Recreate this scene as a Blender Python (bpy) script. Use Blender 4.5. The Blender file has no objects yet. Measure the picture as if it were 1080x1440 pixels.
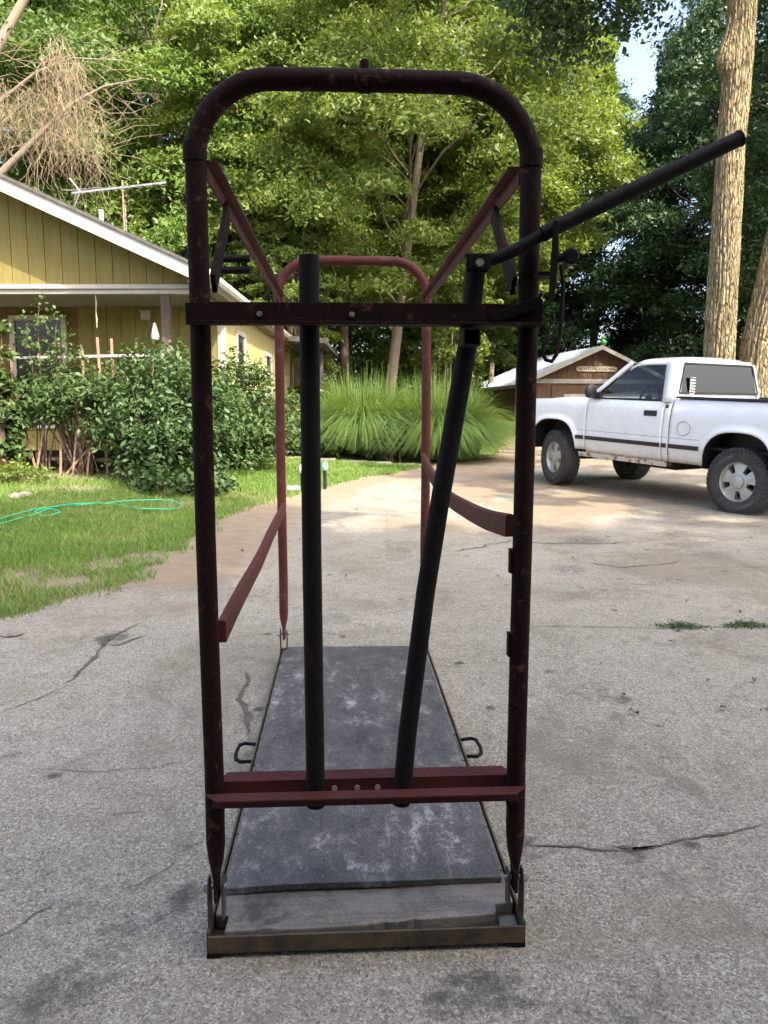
import bpy, bmesh, math, random
import numpy as np
from mathutils import Vector, Matrix

R = math.radians
random.seed(7)
RNG = np.random.default_rng(11)
scene = bpy.context.scene
COL = scene.collection

# ------------------------------------------------------------------ camera
EYE = 1.2
cam_data = bpy.data.cameras.new('camera')
cam = bpy.data.objects.new('camera', cam_data)
COL.objects.link(cam)
cam.location = (0, 0, EYE)
cam.rotation_euler = (R(90 - 7.5), 0, 0)
cam_data.sensor_fit = 'VERTICAL'
cam_data.sensor_height = 36.0
cam_data.lens = 36.0 * 1081 / 1440
cam_data.clip_start = 0.05
cam_data.clip_end = 1500
scene.camera = cam

# ------------------------------------------------------------------ sky, sun, exposure
SUN_AZ, SUN_EL = 140.0, 46.0          # degrees clockwise from +Y, degrees above the horizon
world = bpy.data.worlds.new('World')
scene.world = world
world.use_nodes = True
wn = world.node_tree
sky = wn.nodes.new('ShaderNodeTexSky')
sky.sky_type = 'NISHITA'
sky.sun_disc = False
sky.sun_elevation = R(SUN_EL)
sky.sun_rotation = R(SUN_AZ)
sky.air_density = 0.8
sky.dust_density = 6.0
sky.ozone_density = 0.5
bg = wn.nodes['Background']
bg.inputs['Strength'].default_value = 0.15
wn.links.new(sky.outputs[0], bg.inputs['Color'])

sun_data = bpy.data.lights.new('sun', 'SUN')
sun_data.energy = 2.1
sun_data.angle = R(0.6)
sun_data.color = (1.0, 0.91, 0.77)
sun = bpy.data.objects.new('sun', sun_data)
COL.objects.link(sun)
_d = Vector((math.cos(R(SUN_EL)) * math.sin(R(SUN_AZ)), math.cos(R(SUN_EL)) * math.cos(R(SUN_AZ)), math.sin(R(SUN_EL))))
sun.rotation_euler = _d.to_track_quat('Z', 'Y').to_euler()
SUN_DIR = _d

scene.view_settings.view_transform = 'Standard'
scene.view_settings.look = 'None'
scene.view_settings.gamma = 1.0
scene.view_settings.use_curve_mapping = False
scene.view_settings.exposure = 2.3
scene.render.engine = 'CYCLES'
scene.cycles.max_bounces = 7
scene.cycles.diffuse_bounces = 4
scene.cycles.transparent_max_bounces = 12

# ------------------------------------------------------------------ materials
MATS = {}


def _nt(name):
    m = bpy.data.materials.new(name)
    m.use_nodes = True
    nt = m.node_tree
    b = nt.nodes['Principled BSDF']
    return m, nt, b


def _in(nt, sock, v):
    if isinstance(v, bpy.types.NodeSocket):
        nt.links.new(v, sock)
    elif isinstance(v, (tuple, list)) and len(v) == 3 and sock.type == 'RGBA':
        sock.default_value = (*v, 1)
    else:
        sock.default_value = v


def n_coord(nt, kind='Object'):
    if kind == 'World':
        return nt.nodes.new('ShaderNodeNewGeometry').outputs['Position']
    return nt.nodes.new('ShaderNodeTexCoord').outputs[kind]


def n_map(nt, vec, scale=(1, 1, 1)):
    n = nt.nodes.new('ShaderNodeMapping')
    nt.links.new(vec, n.inputs['Vector'])
    n.inputs['Scale'].default_value = scale
    return n.outputs[0]


def n_noise(nt, vec, scale, detail=4, rough=0.6, dist=0.0):
    n = nt.nodes.new('ShaderNodeTexNoise')
    nt.links.new(vec, n.inputs['Vector'])
    n.inputs['Scale'].default_value = scale
    n.inputs['Detail'].default_value = detail
    n.inputs['Roughness'].default_value = rough
    n.inputs['Distortion'].default_value = dist
    return n.outputs[0]


def n_voro(nt, vec, scale, out='Distance', feature='F1', rnd=1.0):
    n = nt.nodes.new('ShaderNodeTexVoronoi')
    n.feature = feature
    nt.links.new(vec, n.inputs['Vector'])
    n.inputs['Scale'].default_value = scale
    n.inputs['Randomness'].default_value = rnd
    return n.outputs[out]


def n_ramp(nt, fac, lo, hi, a=0.0, b=1.0):
    n = nt.nodes.new('ShaderNodeMapRange')
    n.interpolation_type = 'SMOOTHSTEP'
    _in(nt, n.inputs[0], fac)
    n.inputs[1].default_value = lo
    n.inputs[2].default_value = hi
    n.inputs[3].default_value = a
    n.inputs[4].default_value = b
    return n.outputs[0]


def n_math(nt, op, a, b=0.0):
    n = nt.nodes.new('ShaderNodeMath')
    n.operation = op
    _in(nt, n.inputs[0], a)
    _in(nt, n.inputs[1], b)
    return n.outputs[0]


def n_mix(nt, fac, a, b, mode='MIX'):
    n = nt.nodes.new('ShaderNodeMix')
    n.data_type = 'RGBA'
    n.blend_type = mode
    _in(nt, n.inputs[0], fac)
    _in(nt, n.inputs[6], a)
    _in(nt, n.inputs[7], b)
    return n.outputs[2]


def n_bump(nt, height, strength=0.3, dist=0.01, normal=None):
    n = nt.nodes.new('ShaderNodeBump')
    n.inputs['Strength'].default_value = strength
    n.inputs['Distance'].default_value = dist
    nt.links.new(height, n.inputs['Height'])
    if normal is not None:
        nt.links.new(normal, n.inputs['Normal'])
    return n.outputs[0]


def n_attr(nt, name, out='Fac'):
    n = nt.nodes.new('ShaderNodeAttribute')
    n.attribute_name = name
    return n.outputs[out]


def mat(name, c1, c2=None, scale=8.0, rough=0.7, metal=0.0, bump=0.15, stretch=(1, 1, 1), fine=40.0,
        c3=None, c3_lo=0.6, c3_hi=0.75, c3_scale=14.0, coord='Object', spec=0.5, bump_dist=0.004):
    """general weathered surface: two colours mixed by noise, fine grain, optional third colour in blotches"""
    if name in MATS:
        return MATS[name]
    m, nt, b = _nt(name)
    v = n_map(nt, n_coord(nt, coord), stretch)
    c2 = c2 or tuple(x * 0.75 for x in c1)
    a = n_noise(nt, v, scale, 5, 0.65)
    g = n_noise(nt, v, fine, 4, 0.7)
    col = n_mix(nt, n_ramp(nt, a, 0.32, 0.68), c1, c2)
    col = n_mix(nt, n_ramp(nt, g, 0.35, 0.7, 0.0, 0.45), col, tuple(x * 0.62 for x in c1))
    if c3:
        w = n_noise(nt, v, c3_scale, 6, 0.7, 0.4)
        col = n_mix(nt, n_ramp(nt, w, c3_lo, c3_hi), col, c3)
    _in(nt, b.inputs['Base Color'], col)
    _in(nt, b.inputs['Roughness'], n_ramp(nt, g, 0.2, 0.8, max(0.05, rough - 0.12), min(1, rough + 0.12)))
    b.inputs['Metallic'].default_value = metal
    b.inputs['Specular IOR Level'].default_value = spec
    if bump:
        h = n_math(nt, 'ADD', g, a)
        _in(nt, b.inputs['Normal'], n_bump(nt, h, bump, bump_dist))
    MATS[name] = m
    return m


def leaf_mat(name, c1, c2, c3, trans=0.35, rough=0.45):
    """leaf: colour varies leaf by leaf through a per-face random number, light passes through"""
    m, nt, b = _nt(name)
    r = n_attr(nt, 'rnd')
    col = n_mix(nt, n_ramp(nt, r, 0.0, 0.6), c1, c2)
    col = n_mix(nt, n_ramp(nt, r, 0.72, 1.0), col, c3)
    _in(nt, b.inputs['Base Color'], col)
    b.inputs['Roughness'].default_value = rough
    b.inputs['Specular IOR Level'].default_value = 0.35
    t = nt.nodes.new('ShaderNodeBsdfTranslucent')
    tc = n_mix(nt, 1.0, col, (1.35, 1.25, 0.55), 'MULTIPLY')
    nt.links.new(tc, t.inputs['Color'])
    mx = nt.nodes.new('ShaderNodeMixShader')
    mx.inputs[0].default_value = trans
    nt.links.new(b.outputs[0], mx.inputs[1])
    nt.links.new(t.outputs[0], mx.inputs[2])
    nt.links.new(mx.outputs[0], nt.nodes['Material Output'].inputs['Surface'])
    MATS[name] = m
    return m


# ------------------------------------------------------------------ mesh helpers
class MB:
    """collects shapes, then links them as one mesh object"""

    def __init__(self):
        self.v, self.f = [], []

    def add(self, vs, fs):
        o = len(self.v)
        self.v += [tuple(p) for p in vs]
        self.f += [tuple(i + o for i in f) for f in fs]
        return self

    def box(self, x0, y0, z0, x1, y1, z1):
        return self.add([(x0, y0, z0), (x1, y0, z0), (x1, y1, z0), (x0, y1, z0), (x0, y0, z1), (x1, y0, z1), (x1, y1, z1), (x0, y1, z1)],
                        [(0, 3, 2, 1), (4, 5, 6, 7), (0, 1, 5, 4), (1, 2, 6, 5), (2, 3, 7, 6), (3, 0, 4, 7)])

    def bar(self, a, b, w, h, up=(0, 0, 1)):
        """box of section w x h along a-b (h along up)"""
        a, b, up = Vector(a), Vector(b), Vector(up)
        d = (b - a).normalized()
        s = d.cross(up).normalized() * (w / 2)
        u = s.cross(d).normalized() * (h / 2)
        vs = [a - s - u, a + s - u, a + s + u, a - s + u, b - s - u, b + s - u, b + s + u, b - s + u]
        return self.add(vs, [(0, 1, 2, 3), (7, 6, 5, 4), (1, 0, 4, 5), (2, 1, 5, 6), (3, 2, 6, 7), (0, 3, 7, 4)])

    def prism(self, pts, d):
        """polygon pts (3d, planar) extruded by vector d"""
        n = len(pts)
        pts = [Vector(p) for p in pts]
        d = Vector(d)
        vs = pts + [p + d for p in pts]
        fs = [tuple(range(n))[::-1], tuple(range(n, 2 * n))]
        for i in range(n):
            j = (i + 1) % n
            fs.append((i, j, n + j, n + i))
        return self.add(vs, fs)

    def tube(self, pts, r, seg=12, cap=True, squash=None):
        """round tube through pts; r one radius or one per point; squash = list of (flat factor) along x per point"""
        pts = [Vector(p) for p in pts]
        n = len(pts)
        rs = r if isinstance(r, (list, tuple)) else [r] * n
        o = len(self.v)
        prev = None
        for i, p in enumerate(pts):
            if i == 0:
                d = pts[1] - pts[0]
            elif i == n - 1:
                d = pts[-1] - pts[-2]
            else:
                d = (pts[i + 1] - p).normalized() + (p - pts[i - 1]).normalized()
            d.normalize()
            if prev is None:
                a = Vector((1, 0, 0)) if abs(d.x) < 0.9 else Vector((0, 1, 0))
                u = (a - d * a.dot(d)).normalized()
            else:
                u = (prev - d * prev.dot(d)).normalized()
            prev = u
            w = d.cross(u)
            fu, fw = squash[i] if squash else (1, 1)
            for k in range(seg):
                t = 2 * math.pi * k / seg
                self.v.append(tuple(p + u * (math.cos(t) * rs[i] * fu) + w * (math.sin(t) * rs[i] * fw)))
        for i in range(n - 1):
            for k in range(seg):
                k2 = (k + 1) % seg
                self.f.append((o + i * seg + k, o + i * seg + k2, o + (i + 1) * seg + k2, o + (i + 1) * seg + k))
        if cap:
            self.f.append(tuple(o + k for k in range(seg))[::-1])
            self.f.append(tuple(o + (n - 1) * seg + k for k in range(seg)))
        return self

    def lathe(self, prof, c=(0, 0, 0), axis='Z', seg=24):
        """profile [(r, h)] turned round an axis through c"""
        o = len(self.v)
        n = len(prof)
        for k in range(seg):
            t = 2 * math.pi * k / seg
            for (r, h) in prof:
                a, b = r * math.cos(t), r * math.sin(t)
                p = (a, b, h) if axis == 'Z' else ((a, h, b) if axis == 'Y' else (h, a, b))
                self.v.append((p[0] + c[0], p[1] + c[1], p[2] + c[2]))
        for k in range(seg):
            k2 = (k + 1) % seg
            for i in range(n - 1):
                self.f.append((o + k * n + i, o + k2 * n + i, o + k2 * n + i + 1, o + k * n + i + 1))
        return self

    def grid(self, rows):
        """rows of equal numbers of points"""
        o = len(self.v)
        m = len(rows[0])
        for r in rows:
            self.v += [tuple(p) for p in r]
        for i in range(len(rows) - 1):
            for j in range(m - 1):
                self.f.append((o + i * m + j, o + i * m + j + 1, o + (i + 1) * m + j + 1, o + (i + 1) * m + j))
        return self

    def build(self, name, material, parent=None, smooth=False, bevel=0.0, fixn=True, solid=0.0):
        me = bpy.data.meshes.new(name)
        me.from_pydata(self.v, [], self.f)
        if fixn:
            bm = bmesh.new()
            bm.from_mesh(me)
            bmesh.ops.recalc_face_normals(bm, faces=bm.faces)
            bm.to_mesh(me)
            bm.free()
        me.materials.append(material)
        if smooth:
            for p in me.polygons:
                p.use_smooth = True
            me.set_sharp_from_angle(angle=R(40))
        o = bpy.data.objects.new(name, me)
        COL.objects.link(o)
        o.parent = parent
        if solid:
            s = o.modifiers.new('solid', 'SOLIDIFY')
            s.thickness = abs(solid)
            s.offset = -1 if solid > 0 else 1
        if bevel:
            b = o.modifiers.new('bevel', 'BEVEL')
            b.width = bevel
            b.segments = 2
            b.limit_method = 'ANGLE'
            b.angle_limit = R(40)
            b.harden_normals = False
        return o


def tag(o, label=None, cat=None, group=None, kind=None):
    if label:
        o['label'] = label
    if cat:
        o['category'] = cat
    if group:
        o['group'] = group
    if kind:
        o['kind'] = kind
    return o


def thing(name, label, cat, loc=(0, 0, 0), rot=(0, 0, 0), group=None):
    o = bpy.data.objects.new(name, None)
    o.empty_display_size = 0.1
    COL.objects.link(o)
    o.location = loc
    o.rotation_euler = rot
    return tag(o, label, cat, group)


def text_part(name, body, size, material, parent, loc, rot, extrude=0.004, xscale=1.0):
    cu = bpy.data.curves.new(name, 'FONT')
    cu.body = body
    cu.size = size
    cu.align_x = 'CENTER'
    cu.align_y = 'CENTER'
    cu.extrude = extrude
    cu.materials.append(material)
    o = bpy.data.objects.new(name, cu)
    COL.objects.link(o)
    o.parent = parent
    o.location = loc
    o.rotation_euler = rot
    o.scale = (xscale, 1, 1)
    bpy.context.view_layer.update()
    me = bpy.data.meshes.new_from_object(o.evaluated_get(bpy.context.evaluated_depsgraph_get()))
    me.name = name
    if not me.materials:
        me.materials.append(material)
    bpy.data.objects.remove(o)
    o = bpy.data.objects.new(name, me)
    COL.objects.link(o)
    o.parent = parent
    o.location = loc
    o.rotation_euler = rot
    o.scale = (xscale, 1, 1)
    return o


def vnoise(x, y, seed=0):
    """smooth value noise in 0..1 on numpy arrays"""
    xi, yi = np.floor(x).astype(np.int64), np.floor(y).astype(np.int64)
    fx, fy = x - xi, y - yi
    fx, fy = fx * fx * (3 - 2 * fx), fy * fy * (3 - 2 * fy)

    def h(a, b):
        n = (a * 374761393 + b * 668265263 + seed * 1442695041) & 0x7fffffff
        n = ((n ^ (n >> 13)) * 1274126177) & 0x7fffffff
        return ((n ^ (n >> 16)) & 0xffff) / 65535.0
    return (h(xi, yi) * (1 - fx) + h(xi + 1, yi) * fx) * (1 - fy) + (h(xi, yi + 1) * (1 - fx) + h(xi + 1, yi + 1) * fx) * fy


def fbm(x, y, seed=0, oct=4):
    s, a, t = 0, 1.0, 0
    for i in range(oct):
        s = s + a * vnoise(x * 2 ** i, y * 2 ** i, seed + i * 17)
        t += a
        a *= 0.5
    return s / t


def sstep(a, b, x):
    t = np.clip((x - a) / (b - a), 0, 1)
    return t * t * (3 - 2 * t)

# ================================================================== THE SETTING
# ------------------------------------------------------------------ lie of the land
_HY = [-60, 7, 9, 11.5, 14, 18, 36, 130, 600]
_HZ = [0, 0, 0.02, 0.11, 0.16, 0.20, 0.30, 0.8, 3.0]
_EY = [-60, 1.0, 3.0, 4.3, 5.07, 6.0, 8.0, 10.0, 12.0, 13.9, 14.6, 16.5, 19.0, 24.0, 36.0, 200]
_EX = [-4.5, -4.0, -3.2, -2.15, -1.74, -1.72, -1.74, -1.25, -0.4, 0.64, 1.0, 2.3, 3.0, 3.8, 6.0, 6.0]
_FY = [-60, 4.0, 9.0, 12.0, 16.0, 20.0, 36.0, 200]
_FX = [9.5, 8.5, 7.6, 6.2, 7.0, 9.0, 13.5, 13.5]


def lawn_edge(y):
    return np.interp(y, _EY, _EX)


def height(x, y):
    x, y = np.asarray(x, float), np.asarray(y, float)
    z = np.interp(y, _HY, _HZ)
    d = lawn_edge(y) - x
    z = z + 0.25 * sstep(0.0, 4.5, d) * sstep(4.5, 10.5, y)
    z = z + 0.035 * (fbm(x * 0.7, y * 0.7, 5) - 0.5) * sstep(0.1, 1.0, d)
    z = z + 0.012 * (fbm(x * 0.6, y * 0.6, 9) - 0.5) * sstep(5.0, 9.0, y)
    return z


def hz(x, y):
    return float(height(x, y))


def axis_coords(lo, hi, f0, f1, fine, grow=1.22):
    a = list(np.arange(f0, f1 + 1e-6, fine))
    s = fine
    while a[-1] < hi:
        s *= grow
        a.append(a[-1] + s)
    s = fine
    while a[0] > lo:
        s *= grow
        a.insert(0, a[0] - s)
    return np.array(a)


def grass_amount(x, y):
    """1 on lawn and woodland floor, 0 on the drive"""
    d = lawn_edge(y) - x + 0.5 * (fbm(x * 1.3, y * 1.3, 21) - 0.5) + 0.25 * (fbm(x * 5, y * 5, 23) - 0.5)
    d2 = x - np.interp(y, _FY, _FX) + 0.8 * (fbm(x * 0.9, y * 0.9, 22) - 0.5)
    g = np.maximum(sstep(-0.05, 0.25, d), sstep(-0.1, 0.4, d2))
    bare = sstep(0.56, 0.66, fbm(x * 0.55 + 3, y * 0.55, 31)) * 0.75
    bare = np.maximum(bare, 0.9 * np.exp(-(((x + 3.9) / 0.55) ** 2 + ((y - 9.9) / 0.35) ** 2)))
    bare = np.maximum(bare, 0.8 * np.exp(-(((x + 2.3) / 0.7) ** 2 + ((y - 9.3) / 0.45) ** 2)))
    bare = np.maximum(bare, 0.95 * np.exp(-(((x + 4.55) / 0.75) ** 2 + ((y - 10.75) / 0.5) ** 2)))
    bare = np.maximum(bare, 0.8 * np.exp(-(((x + 2.25) / 0.4) ** 2 + ((y - 5.3) / 0.28) ** 2)))
    return g * (1 - bare), g


xs = axis_coords(-240, 240, -5.0, 7.0, 0.075)
ys = axis_coords(-60, 420, 0.6, 16.0, 0.075)
GX, GY = np.meshgrid(xs, ys)
GZ = height(GX, GY)
NX, NY = len(xs), len(ys)
gA, gB = grass_amount(GX, GY)
dEdge = lawn_edge(GY) - GX
dirt = sstep(-1.5, -0.2, dEdge + 0.9 * (fbm(GX * 0.9, GY * 0.9, 41) - 0.5)) * sstep(4.3, 5.6, GY + dEdge * 0.25)
dirt = np.maximum(dirt, 0.95 * sstep(0.50, 0.62, fbm(GX * 0.6 + 7, GY * 0.75, 44)) * sstep(4.6, 9.5, GY + 1.5 * (fbm(GX * .8, GY * .8, 48) - .5)))
dirt = np.maximum(dirt, 0.75 * sstep(7.0, 16.0, GY) * sstep(0.44, 0.62, fbm(GX * 0.5, GY * 0.4, 46)))
dirt = np.maximum(dirt, 0.7 * np.exp(-(((GX + 1.25) / 0.45) ** 2 + ((GY - 4.6) / 0.35) ** 2)))
dirt = np.maximum(dirt, gB)
drive_cell = ((dEdge < 0.35) & (GX < np.interp(GY, _FY, _FX) + 0.5) & (GY > -2) & (GY < 37))


STAIN = np.zeros_like(GX)


def gp(px, py, z=0.0):
    """ground point under a picture point, used to read positions off the photograph"""
    a = math.atan((py - 720) / 1081) + R(7.5)
    y = (EYE - z) / math.tan(a)
    zc = y * math.cos(R(7.5)) + (EYE - z) * math.sin(R(7.5))
    return ((px - 540) / 1081 * zc, y)


for (px_, py_, r_, k_) in ((262, 1262, .05, 1), (250, 1245, .03, 1), (685, 1388, .085, .8), (385, 1366, .03, .9), (888, 1196, .05, .9), (70, 1405, .09, .7), (58, 1225, .03, 1), (155, 897, .10, .9),
                           (172, 1310, .06, .7), (145, 1360, .08, .6), (20, 1060, .05, .8), (350, 1010, .06, .8), (740, 1190, .08, .6), (965, 1113, .05, .8), (880, 985, .05, .7), (1030, 1000, .06, .7), (1050, 1060, .05, .6), (820, 760, .35, .6), (800, 800, .25, .5), (620, 1400, .08, .6), (1000, 780, .3, .5), (560, 775, .3, .4), (870, 1010, .05, .7), (930, 1100, .04, .7), (780, 945, .05, .7)):
    a_, b_ = gp(px_, py_)
    STAIN = np.maximum(STAIN, k_ * np.exp(-(((GX - a_) / r_) ** 2 + ((GY - b_) / (r_ * 1.15)) ** 2)))
STAIN = np.maximum(STAIN, .4 * sstep(.62, .74, fbm(GX * 2.2, GY * 2.2, 91)))


def n_noise_col(nt, vec, scale):
    n = nt.nodes.new('ShaderNodeTexNoise')
    nt.links.new(vec, n.inputs['Vector'])
    n.inputs['Scale'].default_value = scale
    return n.outputs['Color']


def n_ground_mat():
    m, nt, b = _nt('ground_surface')
    P = n_coord(nt, 'World')
    ms = nt.nodes.new('ShaderNodeSeparateColor')
    nt.links.new(n_attr(nt, 'mask', 'Color'), ms.inputs[0])
    grass, dirtm = ms.outputs[0], ms.outputs[1]
    n1 = n_noise(nt, P, 0.9, 6, 0.65)
    n2 = n_noise(nt, P, 6.0, 6, 0.7)
    n3 = n_noise(nt, P, 80.0, 4, 0.8)
    Pd = n_mix(nt, 0.02, P, n_noise_col(nt, P, 60.0))
    agg = n_voro(nt, Pd, 290.0, 'Color')
    aggd = n_voro(nt, Pd, 200.0, 'Distance')
    agg2 = n_voro(nt, Pd, 150.0, 'Color')
    aggs = nt.nodes.new('ShaderNodeSeparateColor')
    nt.links.new(agg, aggs.inputs[0])
    aggs2 = nt.nodes.new('ShaderNodeSeparateColor')
    nt.links.new(agg2, aggs2.inputs[0])
    c = n_mix(nt, n_ramp(nt, n1, 0.33, 0.68), (0.258, 0.239, 0.188), (0.325, 0.302, 0.242))
    c = n_mix(nt, n_ramp(nt, n2, 0.50, 0.74, 0, 0.38), c, (0.16, 0.142, 0.116))
    # exposed stones and sand
    c = n_mix(nt, n_ramp(nt, aggs.outputs[0], 0.64, 0.95, 0, 0.8), c, (0.55, 0.515, 0.435))
    c = n_mix(nt, n_ramp(nt, aggs.outputs[1], 0.64, 0.95, 0, 0.85), c, (0.11, 0.098, 0.081))
    c = n_mix(nt, n_ramp(nt, aggs2.outputs[0], 0.80, 0.97, 0, 0.55), c, (0.52, 0.485, 0.40))
    c = n_mix(nt, n_ramp(nt, n3, 0.5, 0.68, 0, 0.7), c, (0.125, 0.112, 0.093))
    big1 = n_noise(nt, P, 0.55, 7, 0.68, 0.7)
    big2 = n_noise(nt, n_map(nt, P, (1.3, 0.8, 1)), 1.5, 8, 0.72, 0.9)
    c = n_mix(nt, n_ramp(nt, big1, 0.47, 0.64, 0, 0.65), c, (0.190, 0.160, 0.113))
    c = n_mix(nt, n_ramp(nt, big2, 0.52, 0.66, 0, 0.62), c, (0.150, 0.134, 0.104))
    c = n_mix(nt, n_ramp(nt, big2, 0.28, 0.42, 0.35, 0), c, (0.44, 0.41, 0.345))
    mott = n_noise(nt, P, 17.0, 6, 0.75)
    c = n_mix(nt, n_ramp(nt, mott, 0.48, 0.70, 0, 0.38), c, (0.145, 0.128, 0.104))
    c = n_mix(nt, n_ramp(nt, mott, 0.30, 0.42, 0.2, 0), c, (0.42, 0.385, 0.33))
    # tar, oil and grime spots
    stn = n_math(nt, 'ADD', ms.outputs[2], n_math(nt, 'MULTIPLY', n_math(nt, 'SUBTRACT', n_noise(nt, P, 22.0, 6, 0.75), 0.5), 1.3))
    c = n_mix(nt, n_ramp(nt, n_math(nt, 'MULTIPLY', stn, n_ramp(nt, ms.outputs[2], 0.02, 0.2)), 0.25, 0.75, 0, 0.85), c, (0.045, 0.042, 0.04))
    c = n_mix(nt, n_ramp(nt, aggs2.outputs[1], 0.78, 0.97, 0, 0.6), c, (0.10, 0.09, 0.072))
    grit = n_noise(nt, P, 7.5, 9, 0.82, 0.5)
    c = n_mix(nt, n_ramp(nt, grit, 0.53, 0.66, 0, 0.55), c, (0.125, 0.110, 0.085))
    # pits and oil spots
    pv = n_voro(nt, n_map(nt, P, (1, 1, 1)), 3.1, 'Distance')
    pit = n_math(nt, 'ADD', pv, n_math(nt, 'MULTIPLY', n_noise(nt, P, 26.0, 3, 0.6), 0.18))
    c = n_mix(nt, n_ramp(nt, pit, 0.12, 0.20, 0.85, 0.0), c, (0.055, 0.052, 0.048))
    blot = n_noise(nt, P, 2.3, 5, 0.7, 0.6)
    c = n_mix(nt, n_ramp(nt, blot, 0.56, 0.74, 0, 0.4), c, (0.125, 0.112, 0.092))
    # dirt over concrete
    dcol = n_mix(nt, n_ramp(nt, n2, 0.35, 0.68), (0.245, 0.182, 0.122), (0.185, 0.145, 0.10))
    dcol = n_mix(nt, n_ramp(nt, n3, 0.45, 0.75, 0, 0.7), dcol, (0.33, 0.275, 0.20))
    dm = n_math(nt, 'ADD', dirtm, n_math(nt, 'MULTIPLY', n_math(nt, 'SUBTRACT', n2, 0.5), 0.9))
    dm = n_ramp(nt, dm, 0.38, 0.95, 0, 0.88)
    c = n_mix(nt, dm, c, dcol)
    # soil and thatch between the grass
    gcol = n_mix(nt, n_ramp(nt, n3, 0.35, 0.7), (0.085, 0.10, 0.03), (0.17, 0.135, 0.07))
    gm = n_ramp(nt, n_math(nt, 'ADD', grass, n_math(nt, 'MULTIPLY', n_math(nt, 'SUBTRACT', n3, 0.5), 0.8)), 0.3, 0.75)
    c = n_mix(nt, gm, c, gcol)
    _in(nt, b.inputs['Base Color'], c)
    b.inputs['Roughness'].default_value = 0.9
    b.inputs['Specular IOR Level'].default_value = 0.25
    h = n_math(nt, 'ADD', n_math(nt, 'MULTIPLY', aggd, -0.5), n3)
    h = n_math(nt, 'ADD', h, n_ramp(nt, pit, 0.10, 0.2, -0.8, 0.0))
    _in(nt, b.inputs['Normal'], n_bump(nt, h, 0.55, 0.006))
    return m


GROUND_MAT = n_ground_mat()


def ground_piece(name, sel):
    cells = sel[:-1, :-1]
    J, I = np.nonzero(cells)
    a = J * NX + I
    quads = np.stack([a, a + 1, a + 1 + NX, a + NX], 1)
    used, inv = np.unique(quads, return_inverse=True)
    inv = inv.reshape(-1, 4)
    co = np.stack([GX.ravel()[used], GY.ravel()[used], GZ.ravel()[used]], 1).astype(np.float32)
    me = bpy.data.meshes.new(name)
    me.vertices.add(len(used))
    me.vertices.foreach_set('co', co.ravel())
    me.loops.add(inv.size)
    me.loops.foreach_set('vertex_index', inv.ravel().astype(np.int32))
    me.polygons.add(len(inv))
    me.polygons.foreach_set('loop_start', np.arange(0, inv.size, 4, dtype=np.int32))
    me.polygons.foreach_set('use_smooth', np.ones(len(inv), bool))
    me.update(calc_edges=True)
    at = me.color_attributes.new('mask', 'FLOAT_COLOR', 'POINT')
    cols = np.stack([gA.ravel()[used], dirt.ravel()[used], STAIN.ravel()[used], np.ones(len(used))], 1).astype(np.float32)
    at.data.foreach_set('color', cols.ravel())
    me.materials.append(GROUND_MAT)
    o = bpy.data.objects.new(name, me)
    COL.objects.link(o)
    return tag(o, kind='structure')


drive = ground_piece('driveway', drive_cell)
lawn = ground_piece('lawn', (~drive_cell) & (GX < 0.8) & (GY < 14.6) & (GY > -2))
ground = ground_piece('ground', (~drive_cell) & ~((GX < 0.8) & (GY < 14.6) & (GY > -2)))


# cracks and joints in the concrete, thin sunken lines filled with dark dirt
M_CRACK = mat('crack_dirt', (0.075, 0.066, 0.053), (0.13, 0.115, 0.09), rough=1.0, scale=20)


def crack(pts, w, jag=0.012, seed=0):
    rr = random.Random(seed)
    w *= .75
    P = []
    for i in range(len(pts) - 1):
        a, b = Vector((*pts[i], 0)), Vector((*pts[i + 1], 0))
        n = max(2, int((b - a).length / 0.014))
        for k in range(n):
            P.append(a.lerp(b, k / n))
    P.append(Vector((*pts[-1], 0)))
    L, Rr = [], []
    for i, p in enumerate(P):
        d = (P[min(i + 1, len(P) - 1)] - P[max(i - 1, 0)]).normalized()
        s = Vector((-d.y, d.x, 0))
        off = (fbm(np.array(i * 0.12), np.array(seed * 3.1), 77) - 0.5) * 5 * jag + rr.gauss(0, .0018)
        ww = w * (0.15 + 1.9 * float(fbm(np.array(i * .2), np.array(seed + .5), 79)) ** 2 + .7 * rr.random() ** 3) * min(1, 0.2 + min(i, len(P) - 1 - i) * 0.12)
        q = p + s * float(off)
        for lst, e in ((L, q + s * ww / 2), (Rr, q - s * ww / 2)):
            lst.append((e.x, e.y, hz(e.x, e.y) + 0.0035))
    MB().grid([L, Rr]).build('crack', M_CRACK, drive, fixn=False)


crack([gp(738, 1186), gp(800, 1190), gp(870, 1196), gp(920, 1188), gp(1000, 1176), gp(1085, 1164)], 0.012, seed=1)
crack([gp(866, 1196), gp(925, 1192)], 0.05, seed=2)
crack([gp(745, 880), gp(930, 884), gp(1090, 880)], 0.010, jag=0.004, seed=3)
crack([gp(96, 962), gp(128, 930), gp(150, 900), gp(196, 878)], 0.03, seed=4)
crack([gp(140, 905), gp(165, 907), gp(205, 893)], 0.022, seed=5)
crack([gp(347, 945), gp(340, 985), gp(350, 1040)], 0.03, seed=6)
crack([gp(236, 1205), gp(262, 1196), gp(286, 1184)], 0.008, seed=7)
crack([gp(-10, 1330), gp(30, 1305), gp(86, 1272)], 0.008, seed=8)
crack([gp(165, 1255), gp(232, 1222), gp(255, 1203)], 0.005, seed=9)
crack([gp(58, 1080), gp(140, 1082), gp(210, 1080), gp(285, 1068)], 0.006, seed=10)
crack([gp(140, 1142), gp(200, 1148)], 0.007, seed=11)
crack([gp(640, 776), gp(720, 760), gp(770, 765), gp(885, 763)], 0.035, jag=0.03, seed=12)
crack([gp(830, 790), gp(880, 800), gp(960, 790)], 0.02, jag=0.03, seed=13)
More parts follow.
